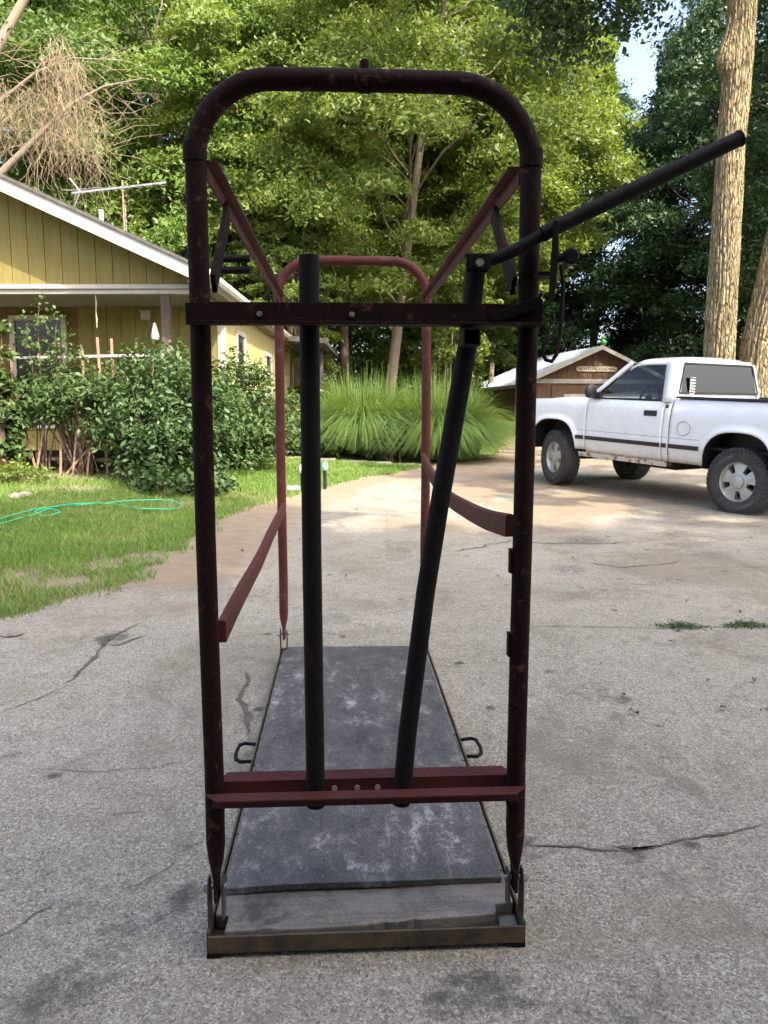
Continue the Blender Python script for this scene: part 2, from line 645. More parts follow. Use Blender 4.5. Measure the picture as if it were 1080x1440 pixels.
crack([gp(980, 800), gp(1085, 798)], 0.015, jag=0.03, seed=14)
crack([gp(-10, 1005), gp(40, 990), gp(96, 962)], 0.008, seed=15)
crack([gp(945, 920), gp(970, 935), gp(1000, 938)], 0.006, seed=16)

# path of pale slabs in front of the tall grass
M_SLAB = mat('path_stone', (0.34, 0.31, 0.27), (0.25, 0.23, 0.20), scale=5, rough=0.95)
path = tag(bpy.data.objects.new('path', None), kind='structure')
COL.objects.link(path)
_x = -3.4
while _x < 0.72:
    w = random.uniform(0.42, 0.62)
    x1 = min(_x + w - 0.015, 0.75)
    ya = 14.3 + 0.02 * random.random()
    zz = hz((_x + x1) / 2, 14.5)
    MB().prism([(_x, ya, zz - 0.05), (x1, ya + random.uniform(-.02, .02), zz - 0.05), (x1, ya + 0.42, zz - 0.05), (_x, ya + 0.42, zz - 0.05)],
               (0, 0, 0.085 + random.uniform(-.01, .01))).build('slab', M_SLAB, path, bevel=0.012)
    _x += w

# ------------------------------------------------------------------ yellow house
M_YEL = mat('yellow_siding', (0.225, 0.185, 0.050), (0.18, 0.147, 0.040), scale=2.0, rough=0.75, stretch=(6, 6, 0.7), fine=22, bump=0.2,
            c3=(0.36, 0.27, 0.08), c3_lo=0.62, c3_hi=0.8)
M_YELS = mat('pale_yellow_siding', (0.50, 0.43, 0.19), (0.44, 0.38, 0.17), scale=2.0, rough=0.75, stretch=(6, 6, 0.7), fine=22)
M_GROOVE = mat('siding_groove', (0.16, 0.115, 0.03), rough=0.9)
M_TRIM = mat('weathered_white_trim', (0.48, 0.46, 0.42), (0.38, 0.36, 0.33), scale=3, rough=0.65, stretch=(1, 1, 3), c3=(0.38, 0.36, 0.31), c3_lo=0.6, c3_hi=0.8, c3_scale=7)
M_SOFF = mat('soffit_paint', (0.24, 0.22, 0.17), (0.19, 0.175, 0.135), rough=0.8)
M_SHING = mat('asphalt_shingle', (0.075, 0.07, 0.066), (0.12, 0.11, 0.10), scale=9, rough=0.95, bump=0.5)
M_POST = mat('porch_post_wood', (0.12, 0.085, 0.065), (0.075, 0.055, 0.042), scale=3, rough=0.85, stretch=(8, 8, 0.8))
M_DARK = mat('dark_interior', (0.018, 0.017, 0.016), rough=0.9)
M_BLIND = mat('window_blind', (0.07, 0.055, 0.04), (0.05, 0.04, 0.03), scale=1, rough=0.7)


def glass_mat(name, tint, gloss=0.25):
    m, nt, b = _nt(name)
    tr = nt.nodes.new('ShaderNodeBsdfTransparent')
    tr.inputs['Color'].default_value = (*tint, 1)
    gl = nt.nodes.new('ShaderNodeBsdfGlossy')
    gl.inputs['Roughness'].default_value = 0.04
    gl.inputs['Color'].default_value = (0.9, 0.95, 0.95, 1)
    fr = nt.nodes.new('ShaderNodeFresnel')
    fr.inputs['IOR'].default_value = 1.45
    mx = nt.nodes.new('ShaderNodeMixShader')
    _in(nt, mx.inputs[0], n_math(nt, 'ADD', fr.outputs[0], gloss))
    nt.links.new(tr.outputs[0], mx.inputs[1])
    nt.links.new(gl.outputs[0], mx.inputs[2])
    nt.links.new(mx.outputs[0], nt.nodes['Material Output'].inputs['Surface'])
    MATS[name] = m
    return m


M_PANE = glass_mat('window_glass', (0.4, 0.42, 0.4), 0.0)

house = thing('yellow_house', 'yellow board-sided house with white rake board and covered porch behind the shrubs', 'house', (-9.0, 12.0, 0.35))
HX, HYY, HZZ = house.location


def hb(mb, name, m, parent=house, **k):
    """build a mesh given in world coordinates as a child (or grandchild) of the house"""
    mb.v = [(x - HX, y - HYY, z - HZZ) for (x, y, z) in mb.v]
    return mb.build(name, m, parent, **k)


RS = 0.452                     # roof slope
RIDGE_X = -9.1
EAVE_X = -2.62


def roof_z(x):
    return 3.215 + RS * (abs(EAVE_X - RIDGE_X) - abs(x - RIDGE_X))


LEFT_EAVE = 2 * RIDGE_X - EAVE_X
# gable over the porch
gw = hb(MB().prism([(LEFT_EAVE + 0.3, 12.04, 3.05), (-2.85, 12.04, 3.05), (-2.85, 12.04, roof_z(-2.85) - 0.12), (RIDGE_X, 12.04, roof_z(RIDGE_X) - 0.12), (LEFT_EAVE + 0.3, 12.04, roof_z(LEFT_EAVE + .3) - 0.12)], (0, 0.1, 0)), 'gable_wall', M_GROOVE)
x = LEFT_EAVE + 0.3
while x < -2.9:
    x1 = min(x + 0.254 - 0.009, -2.86)
    za, zb = roof_z(x) - 0.14, roof_z(x1) - 0.14
    pts = [(x, 12.018, 3.10), (x1, 12.018, 3.10), (x1, 12.018, zb), (x, 12.018, za)]
    if x < RIDGE_X < x1:
        pts = [(x, 12.018, 3.10), (x1, 12.018, 3.10), (x1, 12.018, zb), (RIDGE_X, 12.018, roof_z(RIDGE_X) - 0.14), (x, 12.018, za)]
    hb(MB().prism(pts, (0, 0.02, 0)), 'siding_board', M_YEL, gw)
    x += 0.254
# header trim, two stepped boards and beam
hb(MB().box(LEFT_EAVE + .3, 11.985, 3.035, -2.80, 12.03, 3.10), 'header_trim', M_TRIM, bevel=0.004)
hb(MB().box(LEFT_EAVE + .3, 12.03, 2.965, -2.80, 12.16, 3.032), 'header_beam', M_TRIM, bevel=0.004)
# porch ceiling, wall, floor
hb(MB().box(LEFT_EAVE + .3, 12.16, 3.0, -2.85, 13.80, 3.04), 'porch_ceiling', M_SOFF)
pw = hb(MB().box(LEFT_EAVE + .3, 13.83, 0.3, -2.85, 13.93, 3.0), 'porch_wall', M_GROOVE)
WX0, WX1, WZ0, WZ1 = -6.58, -5.58, 0.95, 2.86
x = LEFT_EAVE + 0.3
while x < -2.95:
    x1 = min(x + 0.254 - 0.009, -2.93)
    if x1 < WX0 - 0.1 or x > WX1 + 0.1:
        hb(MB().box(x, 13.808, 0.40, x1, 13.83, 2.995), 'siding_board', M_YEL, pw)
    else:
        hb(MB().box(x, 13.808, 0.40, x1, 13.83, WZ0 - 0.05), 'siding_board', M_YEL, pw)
    x += 0.254
hb(MB().box(-2.928, 13.795, 0.38, -2.835, 13.835, 3.0), 'corner_board', M_TRIM, bevel=0.004)
hb(MB().box(LEFT_EAVE + .3, 11.9, 0.22, -2.85, 13.80, 0.40), 'porch_floor', mat('porch_concrete', (0.28, 0.27, 0.25), rough=0.9))
win = hb(MB().box(WX0, 13.78, WZ0, WX0 + .09, 13.83, WZ1).box(WX1 - .09, 13.78, WZ0, WX1, 13.83, WZ1).box(WX0 + .09, 13.78, WZ1 - .09, WX1 - .09, 13.83, WZ1)
         .box(WX0 - .03, 13.76, WZ0 - .06, WX1 + .03, 13.83, WZ0), 'window', M_TRIM, bevel=0.004)
hb(MB().box(WX0 + .09, 13.815, WZ0, WX1 - .09, 13.819, WZ1 - .09), 'pane', M_PANE, win)
bl = MB()
for i in range(40):
    zz = WZ0 + 0.02 + i * 0.045
    bl.bar((WX0 + .1, 13.827, zz), (WX1 - .1, 13.827, zz), 0.012, 0.034, (0, -0.3, 1))
hb(bl, 'blind', M_BLIND, win)
# porch post and small fittings
for px_ in (-3.34, -8.4, -13.4):
    hb(MB().box(px_ - .068, 12.03, 0.4, px_ + .068, 12.16, 2.963), 'porch_post', M_POST, bevel=0.008)
hb(MB().box(-4.25, 13.74, 2.78, -4.09, 13.806, 2.92).box(-4.27, 13.73, 2.92, -4.07, 13.806, 2.94), 'junction_box', M_TRIM, bevel=0.006)
hb(MB().tube([(-4.14, 13.79, 2.78), (-4.10, 13.78, 2.7), (-4.16, 13.79, 2.6), (-4.19, 13.795, 2.5)], 0.006, 5), 'cable', M_TRIM)
# side wall running back, pale yellow in the sun
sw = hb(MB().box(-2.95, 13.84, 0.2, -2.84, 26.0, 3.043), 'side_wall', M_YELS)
g = MB()
for i in range(60):
    yy = 13.95 + i * 0.2
    g.box(-2.842, yy, 0.3, -2.8395, yy + 0.012, 3.04)
hb(g, 'groove_lines', M_GROOVE, sw)
for (ya, yb, za, zb) in ((15.0, 15.95, 1.0, 2.75), (18.6, 19.6, 1.6, 2.6)):
    w = hb(MB().box(-2.85, ya, za, -2.80, ya + .09, zb).box(-2.85, yb - .09, za, -2.80, yb, zb).box(-2.85, ya + .09, zb - .09, -2.80, yb - .09, zb).box(-2.85, ya - .03, za - .06, -2.79, yb + .03, za), 'window', M_TRIM)
    hb(MB().box(-2.838, ya + .09, za, -2.828, yb - .09, zb - .09), 'pane', mat('dark_glass', (0.03, 0.035, 0.035), rough=0.08, bump=0), w)
    hb(MB().box(-2.828, ya + .09, (za + zb) / 2 - .02, -2.815, yb - .09, (za + zb) / 2 + .02), 'sash_bar', M_TRIM, w)
hb(MB().box(-2.84, 13.84, 2.0, -2.80, 13.93, 3.04), 'downspout', M_TRIM)
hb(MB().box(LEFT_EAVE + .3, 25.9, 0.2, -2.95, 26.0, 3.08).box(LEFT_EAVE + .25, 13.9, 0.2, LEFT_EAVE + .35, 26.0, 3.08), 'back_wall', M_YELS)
# back porch seen past the corner: roof on thin posts with balusters
bp = MB()
bp.box(-2.84, 21.0, 0.75, -1.75, 26.4, 0.9)
hb(bp, 'back_porch_deck', M_POST)
for yy in (21.1, 22.8, 24.5, 26.2):
    hb(MB().box(-1.88, yy, 0.9, -1.78, yy + .1, 3.02), 'back_porch_post', M_SHING)
for i in range(34):
    yy = 21.3 + i * 0.15
    hb(MB().box(-1.85, yy, 0.95, -1.81, yy + .035, 1.75), 'baluster', M_TRIM)
hb(MB().box(-1.87, 21.1, 1.75, -1.79, 26.2, 1.82), 'rail', M_TRIM)
hb(MB().prism([(-2.9, 20.8, 3.06), (-1.55, 20.8, 2.98), (-1.55, 20.8, 3.1), (-2.9, 20.8, 3.2)], (0, 5.8, 0)), 'back_porch_roof', M_SHING)
# roof
rf = MB()
for s in (-1, 1):
    xe = EAVE_X if s > 0 else LEFT_EAVE
    rf.prism([(xe, 11.40, roof_z(xe)), (RIDGE_X, 11.40, roof_z(RIDGE_X)), (RIDGE_X, 11.40, roof_z(RIDGE_X) + .05), (xe + 0.03 * s, 11.40, roof_z(xe) + .035)], (0, 14.9, 0))
roof = hb(rf, 'roof', M_SHING)
for s in (-1, 1):
    xe = EAVE_X if s > 0 else LEFT_EAVE
    hb(MB().prism([(xe, 11.43, roof_z(xe) - .195), (RIDGE_X, 11.43, roof_z(RIDGE_X) - .205), (RIDGE_X, 11.43, roof_z(RIDGE_X) - .004), (xe, 11.43, roof_z(xe) - .004)], (0, 0.035, 0)), 'rake_board', M_TRIM)
    hb(MB().prism([(xe + .02 * -s, 11.47, roof_z(xe) - .03), (RIDGE_X, 11.47, roof_z(RIDGE_X) - .05), (RIDGE_X, 11.47, roof_z(RIDGE_X) - .02), (xe + .02 * -s, 11.47, roof_z(xe) - .008)], (0, 14.7, 0)), 'roof_deck', M_SOFF)
# eave soffit, fascia and gutter on the right
hb(MB().box(-2.84, 11.47, 3.045, EAVE_X - .021, 26.4, 3.075), 'soffit', M_SOFF)
hb(MB().box(EAVE_X - .02, 11.47, 3.06, EAVE_X, 26.4, 3.20), 'fascia', M_TRIM)
gut = MB()
gut.grid([[(EAVE_X + a, yy, z) for (a, z) in ((0.004, 3.215), (0.004, 3.105), (0.09, 3.105), (0.115, 3.155), (0.115, 3.225), (0.10, 3.225))] for yy in (11.43, 26.4)])
gut.prism([(EAVE_X + .004, 11.43, 3.105), (EAVE_X + .09, 11.43, 3.105), (EAVE_X + .115, 11.43, 3.155), (EAVE_X + .115, 11.43, 3.225), (EAVE_X + .004, 11.43, 3.225)], (0, -.004, 0))
hb(gut, 'gutter', M_TRIM, solid=0.003, fixn=False)
hb(MB().tube([(-4.98, 14.1, roof_z(-4.98) - .1), (-4.98, 14.1, roof_z(-4.98) + .42)], 0.04, 12), 'vent_pipe', mat('white_pipe', (0.7, 0.68, 0.64), rough=0.5), roof)

# things at the porch
t = MB().tube([(0, 0, 0), (0.01, 0, -.12), (-0.005, .01, -.25), (0.006, 0, -.38), (0, 0, -.5)], [.006, .012, .007, .012, .004], 6).build('dangling_rope', mat('pale_cord', (0.55, 0.5, 0.36), rough=0.9))
t.location = (-4.42, 12.1, 2.963)
tag(t, 'short pale cord hanging down from the porch header beam', 'cord')
b_ = MB().lathe([(0.0, 0.30), (0.03, 0.29), (0.05, 0.2), (0.085, 0.06), (0.07, 0.0), (0.0, -0.02)], seg=14).build('hanging_bag', mat('white_cloth', (0.52, 0.51, 0.48), rough=0.9), smooth=True)
b_.scale = (.75, .75, .85)
b_.location = (-3.5, 12.0, 2.28)
tag(b_, 'white cloth bag hanging against the porch post', 'bag')

# TV antenna on the roof
M_ALU = mat('dull_aluminium', (0.55, 0.54, 0.52), rough=0.4, metal=0.8, bump=0)
an = thing('television_antenna', 'old rooftop television antenna with many thin rods above the yellow house', 'antenna', (-5.2, 16.0, roof_z(-5.2)))
MB().tube([(0, 0, 0), (0, 0, 1.36)], 0.018, 8).build('mast', mat('rusty_mast', (0.30, 0.19, 0.13), rough=0.8), an)
MB().tube([(0.05, 0, 0), (0.03, 0.02, 0.9)], 0.008, 6).build('guy_rod', M_ALU, an)
MB().bar((-1.05, 0.1, 1.14), (0.9, -0.1, 1.29), 0.03, 0.03).build('boom', M_ALU, an)
for i in range(15):
    f = i / 14
    x = -1.0 + 1.85 * f
    L = 0.65 - 0.38 * f
    tl = 0.35 * (1 if i % 2 else -1)
    zc = 1.16 + 0.13 * f
    MB().tube([(x - .12 * tl, -L, zc - L * .25), (x, 0, zc), (x + .12 * tl, L, zc + L * .18)], 0.007, 5).build('element', M_ALU, an)
MB().tube([(-0.85, 0, 1.15), (-1.0, 0.05, 0.85)], 0.012, 5).tube([(-0.85, 0, 1.15), (-1.03, -.05, 1.38)], 0.012, 5).build('reflector_arm', M_ALU, an)

# ------------------------------------------------------------------ brown outbuilding with the sign
M_BROWN = mat('brown_siding', (0.165, 0.095, 0.06), (0.125, 0.073, 0.046), scale=3, rough=0.8, stretch=(5, 5, 0.6), fine=14)
M_TIN = mat('sheet_metal_roof', (0.40, 0.47, 0.55), (0.33, 0.40, 0.47), scale=2, rough=0.42, metal=0.1, bump=0.05)
sh = thing('brown_outbuilding', 'brown gabled outbuilding with pale metal roof and name sign behind the truck', 'building', (10.05, 36.6, 0.36), (0, 0, R(10.5)))
W2, EV, PK, DP = 3.75, 2.15, 3.78, 7.0
wl = MB().prism([(-W2, 0, 0), (W2, 0, 0), (W2, 0, EV), (0, 0, PK), (-W2, 0, EV)], (0, 0.12, 0))
wl.box(-W2, .121, 0, -W2 + .12, DP, EV).box(W2 - .12, .121, 0, W2, DP, EV).box(-W2 + .12, DP - .12, 0, W2 - .12, DP, EV)
wall_ = wl.build('wall', M_BROWN, sh)
for i in range(30):
    x = -W2 + 0.25 * i
    MB().box(x - .022, -.022, 0, x + .022, -.002, EV + (W2 - abs(x)) * (PK - EV) / W2 - .05).build('batten', M_BROWN, wall_)
rs = (PK - EV) / W2
for s in (-1, 1):
    e = W2 + 0.42
    r_ = MB().prism([(s * e, -.35, EV - .42 * rs), (0, -.35, PK), (0, -.35, PK + .05), (s * e, -.35, EV - .42 * rs + .05)], (0, DP + .7, 0)).build('roof_slope', M_TIN, sh)
    for k in range(17):
        y = -.32 + k * 0.46
        MB().bar((s * e, y, EV - .42 * rs + .062), (0, y, PK + .062), 0.035, 0.03).build('roof_rib', M_TIN, r_)
    MB().prism([(s * e, -.385, EV - .42 * rs - .13), (0, -.385, PK - .12), (0, -.385, PK + .06), (s * e, -.385, EV - .42 * rs + .06)], (0, .032, 0)).build('rake_board', M_TRIM, sh)
    MB().box(s * e - .02, -.35, EV - .42 * rs - .1, s * e + .02, DP + .35, EV - .42 * rs + .02).build('fascia', M_TRIM, sh)
    MB().box(s * W2 - .07, -.03, 0, s * W2 + .07, -.002, EV).build('corner_board', M_TRIM, sh)
MB().box(-W2 + .07, -.05, EV - .05, W2 - .07, -.024, EV + .16).build('trim_band', M_TRIM, sh, bevel=0.01)
dr = MB().box(-2.3, -.06, 0, 2.3, -.026, 1.98).build('garage_door', M_BROWN, sh)
MB().box(-1.7, -.085, 1.05, 2.1, -.062, 1.62).build('pale_panel', mat('pale_door_panel', (0.62, 0.58, 0.52), (0.5, 0.46, 0.40), scale=3, rough=0.7), dr)
for k in (1, 2):
    MB().box(-2.3, -.064, k * .66 - .01, 2.3, -.061, k * .66 + .01).build('door_joint', M_DARK, dr)
sg = MB()
pp = []
for k in range(9):
    a = math.pi / 2 + math.pi * k / 8
    pp.append((-.9 + .11 * math.cos(a), -.06, 2.78 + .115 * math.sin(a)))
for k in range(9):
    a = -math.pi / 2 + math.pi * k / 8
    pp.append((.9 + .11 * math.cos(a), -.06, 2.78 + .115 * math.sin(a)))
sign = MB().prism(pp, (0, .035, 0)).build('sign_board', mat('cream_sign', (0.66, 0.60, 0.46), (0.58, 0.52, 0.40), scale=6, rough=0.7), sh)
sign.data.transform(Matrix.Translation((-0.1, 0, 0)))
text_part('lettering', 'NEWTON VENDING', 0.205, mat('dark_lettering', (0.05, 0.035, 0.03), rough=0.8), sign, (-0.1, -.066, 2.78), (R(90), 0, 0), 0.004, 1.02)
orn = MB().lathe([(0, -.02), (.09, 0), (.14, .08), (.15, .16), (.11, .24), (.06, .29), (.09, .34), (.06, .42), (0, .46)], seg=14).build('roof_ornament', mat('bright_green_plastic', (0.10, 0.52, 0.10), (0.07, 0.42, 0.08), rough=0.35, bump=0), smooth=True)
orn.location = (10.05 + math.sin(R(10.5)) * .2 + .08, 36.35, 0.36 + PK + .06)
tag(orn, 'bright green rounded ornament on the peak of the brown outbuilding', 'ornament')

# ------------------------------------------------------------------ unseen garage behind the viewer, added to darken pipe fronts and shade near concrete
M_GARW = mat('garage_board', (0.05, 0.043, 0.036), (0.038, 0.033, 0.028), rough=0.9)
ga = thing('unseen_garage', 'unseen dark open-fronted garage added behind the viewer to shade the near concrete', 'garage', (0.9, -3.6, 0))
GW0, GW1, GF, GBk = -3.6, 4.2, 2.85, -5.0
MB().box(GW0 - .15, GBk, 0, GW0, GF, 3.1).build('side_wall', M_GARW, ga)
MB().box(GW1, GBk, 0, GW1 + .15, GF, 3.1).build('side_wall', M_GARW, ga)
MB().box(GW0, GBk, 0, GW1, GBk + .15, 3.1).build('back_wall', M_GARW, ga)
MB().box(GW0, GF - .15, 2.3, GW1, GF, 3.1).box(GW0, GF - .15, 0, GW0 + .8, GF, 2.3).box(GW1 - .8, GF - .15, 0, GW1, GF, 2.3).build('front_wall', M_GARW, ga)
MB().box(GW0, GBk + .15, 2.5, GW1, GF - .15, 2.6).build('ceiling', M_GARW, ga)
MB().prism([(GW0 - .5, GBk - .4, 3.101), (GW1 + .5, GBk - .4, 3.101), ((GW0 + GW1) / 2, GBk - .4, 4.1)], (0, GF - GBk + .7, 0)).build('roof', M_SHING, ga)
MB().box(GW0, GBk + .15, 0.005, GW1, GF - .3, 0.02).build('floor_slab', mat('garage_floor', (0.07, 0.068, 0.065), rough=0.9), ga)

# ================================================================== LIVESTOCK STAND
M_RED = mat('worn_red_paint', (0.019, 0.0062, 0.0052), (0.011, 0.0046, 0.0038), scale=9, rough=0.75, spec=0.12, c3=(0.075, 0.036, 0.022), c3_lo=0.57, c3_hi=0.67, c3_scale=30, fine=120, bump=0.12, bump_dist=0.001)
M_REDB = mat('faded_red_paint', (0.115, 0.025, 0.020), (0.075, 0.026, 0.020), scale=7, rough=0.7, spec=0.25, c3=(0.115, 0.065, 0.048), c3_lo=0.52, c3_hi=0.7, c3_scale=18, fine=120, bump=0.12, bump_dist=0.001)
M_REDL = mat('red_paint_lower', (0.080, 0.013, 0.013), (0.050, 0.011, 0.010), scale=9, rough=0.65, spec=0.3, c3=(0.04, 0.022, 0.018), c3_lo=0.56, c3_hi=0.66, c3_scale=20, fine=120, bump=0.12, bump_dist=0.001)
M_STEEL = mat('dark_worn_steel', (0.009, 0.007, 0.0068), (0.006, 0.005, 0.005), scale=12, rough=0.65, metal=0.0, spec=0.15, c3=(0.030, 0.011, 0.010), c3_lo=0.55, c3_hi=0.7, fine=120, bump=0.12, bump_dist=0.001)
M_LIP = mat('bare_edge_steel', (0.12, 0.092, 0.056), (0.07, 0.056, 0.038), scale=14, rough=0.6, metal=0.4, c3=(0.05, 0.04, 0.035), c3_lo=0.5, c3_hi=0.65, bump_dist=0.001)
M_BOLT_DISC = mat('galvanised_bolt_and_disc', (0.5, 0.49, 0.47), (0.35, 0.34, 0.33), scale=60, rough=0.45, metal=0.7, bump=0)  # metal of the real bolts, also the pale discs in the crossbar holes
M_PLANK = mat('grey_weathered_plank', (0.25, 0.225, 0.19), (0.15, 0.135, 0.115), scale=4, rough=0.95, stretch=(1, 5, 5), fine=60, bump=0.6, c3=(0.045, 0.042, 0.04), c3_lo=0.62, c3_hi=0.75, c3_scale=5)
def mat_plank():
    m, nt, b = _nt('grey_weathered_plank_grain')
    v = n_coord(nt, 'Object')
    g = n_noise(nt, n_map(nt, v, (2.2, 55, 55)), 1.6, 8, 0.75, 0.25)
    d = n_noise(nt, v, 9.0, 8, 0.75, 0.3)
    sp = n_noise(nt, v, 140.0, 4, 0.8)
    st_ = n_noise(nt, v, 3.4, 6, 0.7, 0.5)
    c = n_mix(nt, n_ramp(nt, g, 0.36, 0.62), (0.095, 0.085, 0.072), (0.175, 0.158, 0.135))
    c = n_mix(nt, n_ramp(nt, g, 0.60, 0.70, 0, 0.8), c, (0.07, 0.06, 0.05))
    c = n_mix(nt, n_ramp(nt, d, 0.42, 0.66, 0, 0.75), c, (0.24, 0.22, 0.19))
    c = n_mix(nt, n_ramp(nt, sp, 0.52, 0.70, 0, 0.6), c, (0.38, 0.35, 0.31))
    c = n_mix(nt, n_ramp(nt, st_, 0.52, 0.66, 0, 0.85), c, (0.05, 0.044, 0.038))
    _in(nt, b.inputs['Base Color'], c)
    b.inputs['Roughness'].default_value = 0.95
    _in(nt, b.inputs['Normal'], n_bump(nt, n_math(nt, 'ADD', g, sp), 0.6, 0.004))
    return m


M_PLANK = mat_plank()
M_BLACK = mat('black_cover_steel', (0.007, 0.006, 0.006), rough=0.6, bump=0.05, spec=0.15)

st = thing('livestock_stand', 'tall red pipe livestock stand with hoop frames, head bars and wooden deck', 'livestock stand', (-0.036, 1.570, -0.005), (0, 0, R(3.0)))
PX = 0.335
TOPZ, CR, PR = 1.848, 0.155, 0.021


def hoop(y, top, material, zbot=0.13):
    pts, sq = [], []
    for z, s in ((zbot, (0.3, 1.35)), (zbot + .05, (0.36, 1.32)), (zbot + .09, (0.8, 1.1)), (zbot + .13, (1, 1))):
        pts.append((-PX, y, z)); sq.append(s)
    for z in np.linspace(zbot + .3, top - CR, 6):
        pts.append((-PX + 0.0015 * math.sin(z * 5), y, z)); sq.append((1, 1))
    for k in range(1, 13):
        a = math.pi - math.pi / 2 * k / 12
        pts.append((-PX + CR + CR * math.cos(a), y, top - CR + CR * math.sin(a))); sq.append((1, 1))
    for x in (-0.09, 0.0, 0.09):
        pts.append((x, y, top + .001)); sq.append((1, 1))
    for k in range(0, 13):
        a = math.pi / 2 - math.pi / 2 * k / 12
        pts.append((PX - CR + CR * math.cos(a), y, top - CR + CR * math.sin(a))); sq.append((1, 1))
    for z in np.linspace(top - CR - .1, zbot + .3, 6):
        pts.append((PX - 0.0015 * math.sin(z * 4), y, z)); sq.append((1, 1))
    for z, s in ((zbot + .13, (1, 1)), (zbot + .09, (0.8, 1.1)), (zbot + .05, (0.36, 1.32)), (zbot, (0.3, 1.35))):
        pts.append((PX, y, z)); sq.append(s)
    return MB().tube(pts, PR, 18, squash=sq)


FY = 0.04
RYY = 2.0
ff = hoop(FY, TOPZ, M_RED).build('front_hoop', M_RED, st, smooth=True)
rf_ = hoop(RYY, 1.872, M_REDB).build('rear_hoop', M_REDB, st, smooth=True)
for s in (-1, 1):
    MB().tube([(s * PX, FY, 1.69), (s * PX, FY, 1.725)], PR + .0025, 18).build('collar', M_RED, ff, bevel=0.001)
MB().tube([(0.0, FY, TOPZ + .012), (0.0, FY, TOPZ + .038)], 0.0085, 10).tube([(-.012, FY, TOPZ), (.012, FY, TOPZ)], PR + .0015, 18).build('top_lug', M_RED, ff)


def angle_iron(name, m, prof_faces, parent=st, bevel=0.0012):
    mb = MB()
    for pts, d in prof_faces:
        mb.prism(pts, d)
    return mb.build(name, m, parent, bevel=bevel)


# upper crossbar in front of the posts
ub = angle_iron('upper_crossbar', M_RED, [
    ([(-.341, .0135, 1.379), (.350, .0135, 1.379), (.350, .0135, 1.42), (-.341, .0135, 1.42)], (0, .005, 0)),
    ([(-.341, -.026, 1.374), (.350, -.026, 1.374), (.350, .0185, 1.374), (-.341, .0185, 1.374)], (0, 0, .0048))])
for x, z in ((-.212, 1.396), (-.028, 1.396)):
    MB().lathe([(0, -.006), (.0045, -.006), (.006, -.003), (.006, 0)], (x, .0135, z), 'Y', 8).build('hole_disc', M_BOLT_DISC, ub)  # pale disc in place of a hole with light showing through
for s in (-1, 1):
    MB().box(s * .335 - .024, .0187, 1.376, s * .335 + .024, .026, 1.418).build('weld_pad', M_STEEL, ub)
# lower angle bars, in front of and behind the head bars
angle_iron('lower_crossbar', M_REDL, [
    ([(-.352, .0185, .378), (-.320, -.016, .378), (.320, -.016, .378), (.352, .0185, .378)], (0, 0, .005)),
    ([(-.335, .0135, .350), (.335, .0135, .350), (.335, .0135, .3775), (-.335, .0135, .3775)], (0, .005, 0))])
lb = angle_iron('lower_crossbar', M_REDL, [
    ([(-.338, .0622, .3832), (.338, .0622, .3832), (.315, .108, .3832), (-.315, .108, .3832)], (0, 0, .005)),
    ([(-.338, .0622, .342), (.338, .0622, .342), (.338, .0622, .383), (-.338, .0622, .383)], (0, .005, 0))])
for x in (-.072, -.021, .025):
    MB().lathe([(0, -.0025), (.006, -.0025), (.0068, 0)], (x, .062, .366), 'Y', 10).build('hole_disc', M_BOLT_DISC, lb)  # pale discs standing for open holes with bright ground behind
# head bars
hb1 = MB().tube([(-.113, .0405, .338), (-.115, .0405, .9), (-.114, .0405, 1.515)], .0205, 18).build('fixed_head_bar', M_STEEL, st, smooth=True)
hb2 = MB().tube([(.076, .0405, .338), (.090, .0405, .5), (.128, .0405, .82), (.137, .0405, .88), (.158, .0405, 1.02), (.214, .0405, 1.357), (.226, .0405, 1.505)], .0205, 18).build('hinged_head_bar', M_STEEL, st, smooth=True)
# open square tube end welded to the hinged bar
sq = MB()
for (a, b, c, d) in ((-.017, -.017, .017, -.0135), (-.017, .0135, .017, .017), (-.017, -.0135, -.0135, .0135), (.0135, -.0135, .017, .0135)):
    sq.box(.207 + a, -.04, 1.349 + b, .207 + c, .02, 1.349 + d)
sq.build('square_tube_end', M_STEEL, hb2, bevel=0.001)
MB().box(.194, -.002, 1.3335, .220, .0, 1.3645).build('tube_bottom', M_BLACK, hb2)
# lever
lv = MB().tube([(.222, .0, 1.494), (.262, -.002, 1.507), (.30, -.003, 1.523), (.335, -.005, 1.543), (.368, -.006, 1.560)], .0125, 14).build('lever', M_STEEL, st, smooth=True)
MB().tube([(.35, -.006, 1.5513), (.38, -.006, 1.567), (.55, -.007, 1.648), (.737, -.01, 1.737)], .0152, 16).build('lever_grip', M_STEEL, lv, smooth=True)
MB().tube([(.735, -.01, 1.7358), (.741, -.0101, 1.7388)], .0165, 16).build('grip_end', M_STEEL, lv, bevel=0.002)
MB().box(.203, -.016, 1.482, .246, -.0128, 1.512).box(.203, .0128, 1.482, .246, .016, 1.512).box(.196, -.013, 1.5085, .250, .013, 1.513).build('clevis', M_STEEL, lv, bevel=0.001)
MB().lathe([(0, -.022), (.008, -.022), (.009, -.017), (.009, -.016)], (.224, 0, 1.494), 'Y', 6).build('pivot_bolt', M_BOLT_DISC, lv)
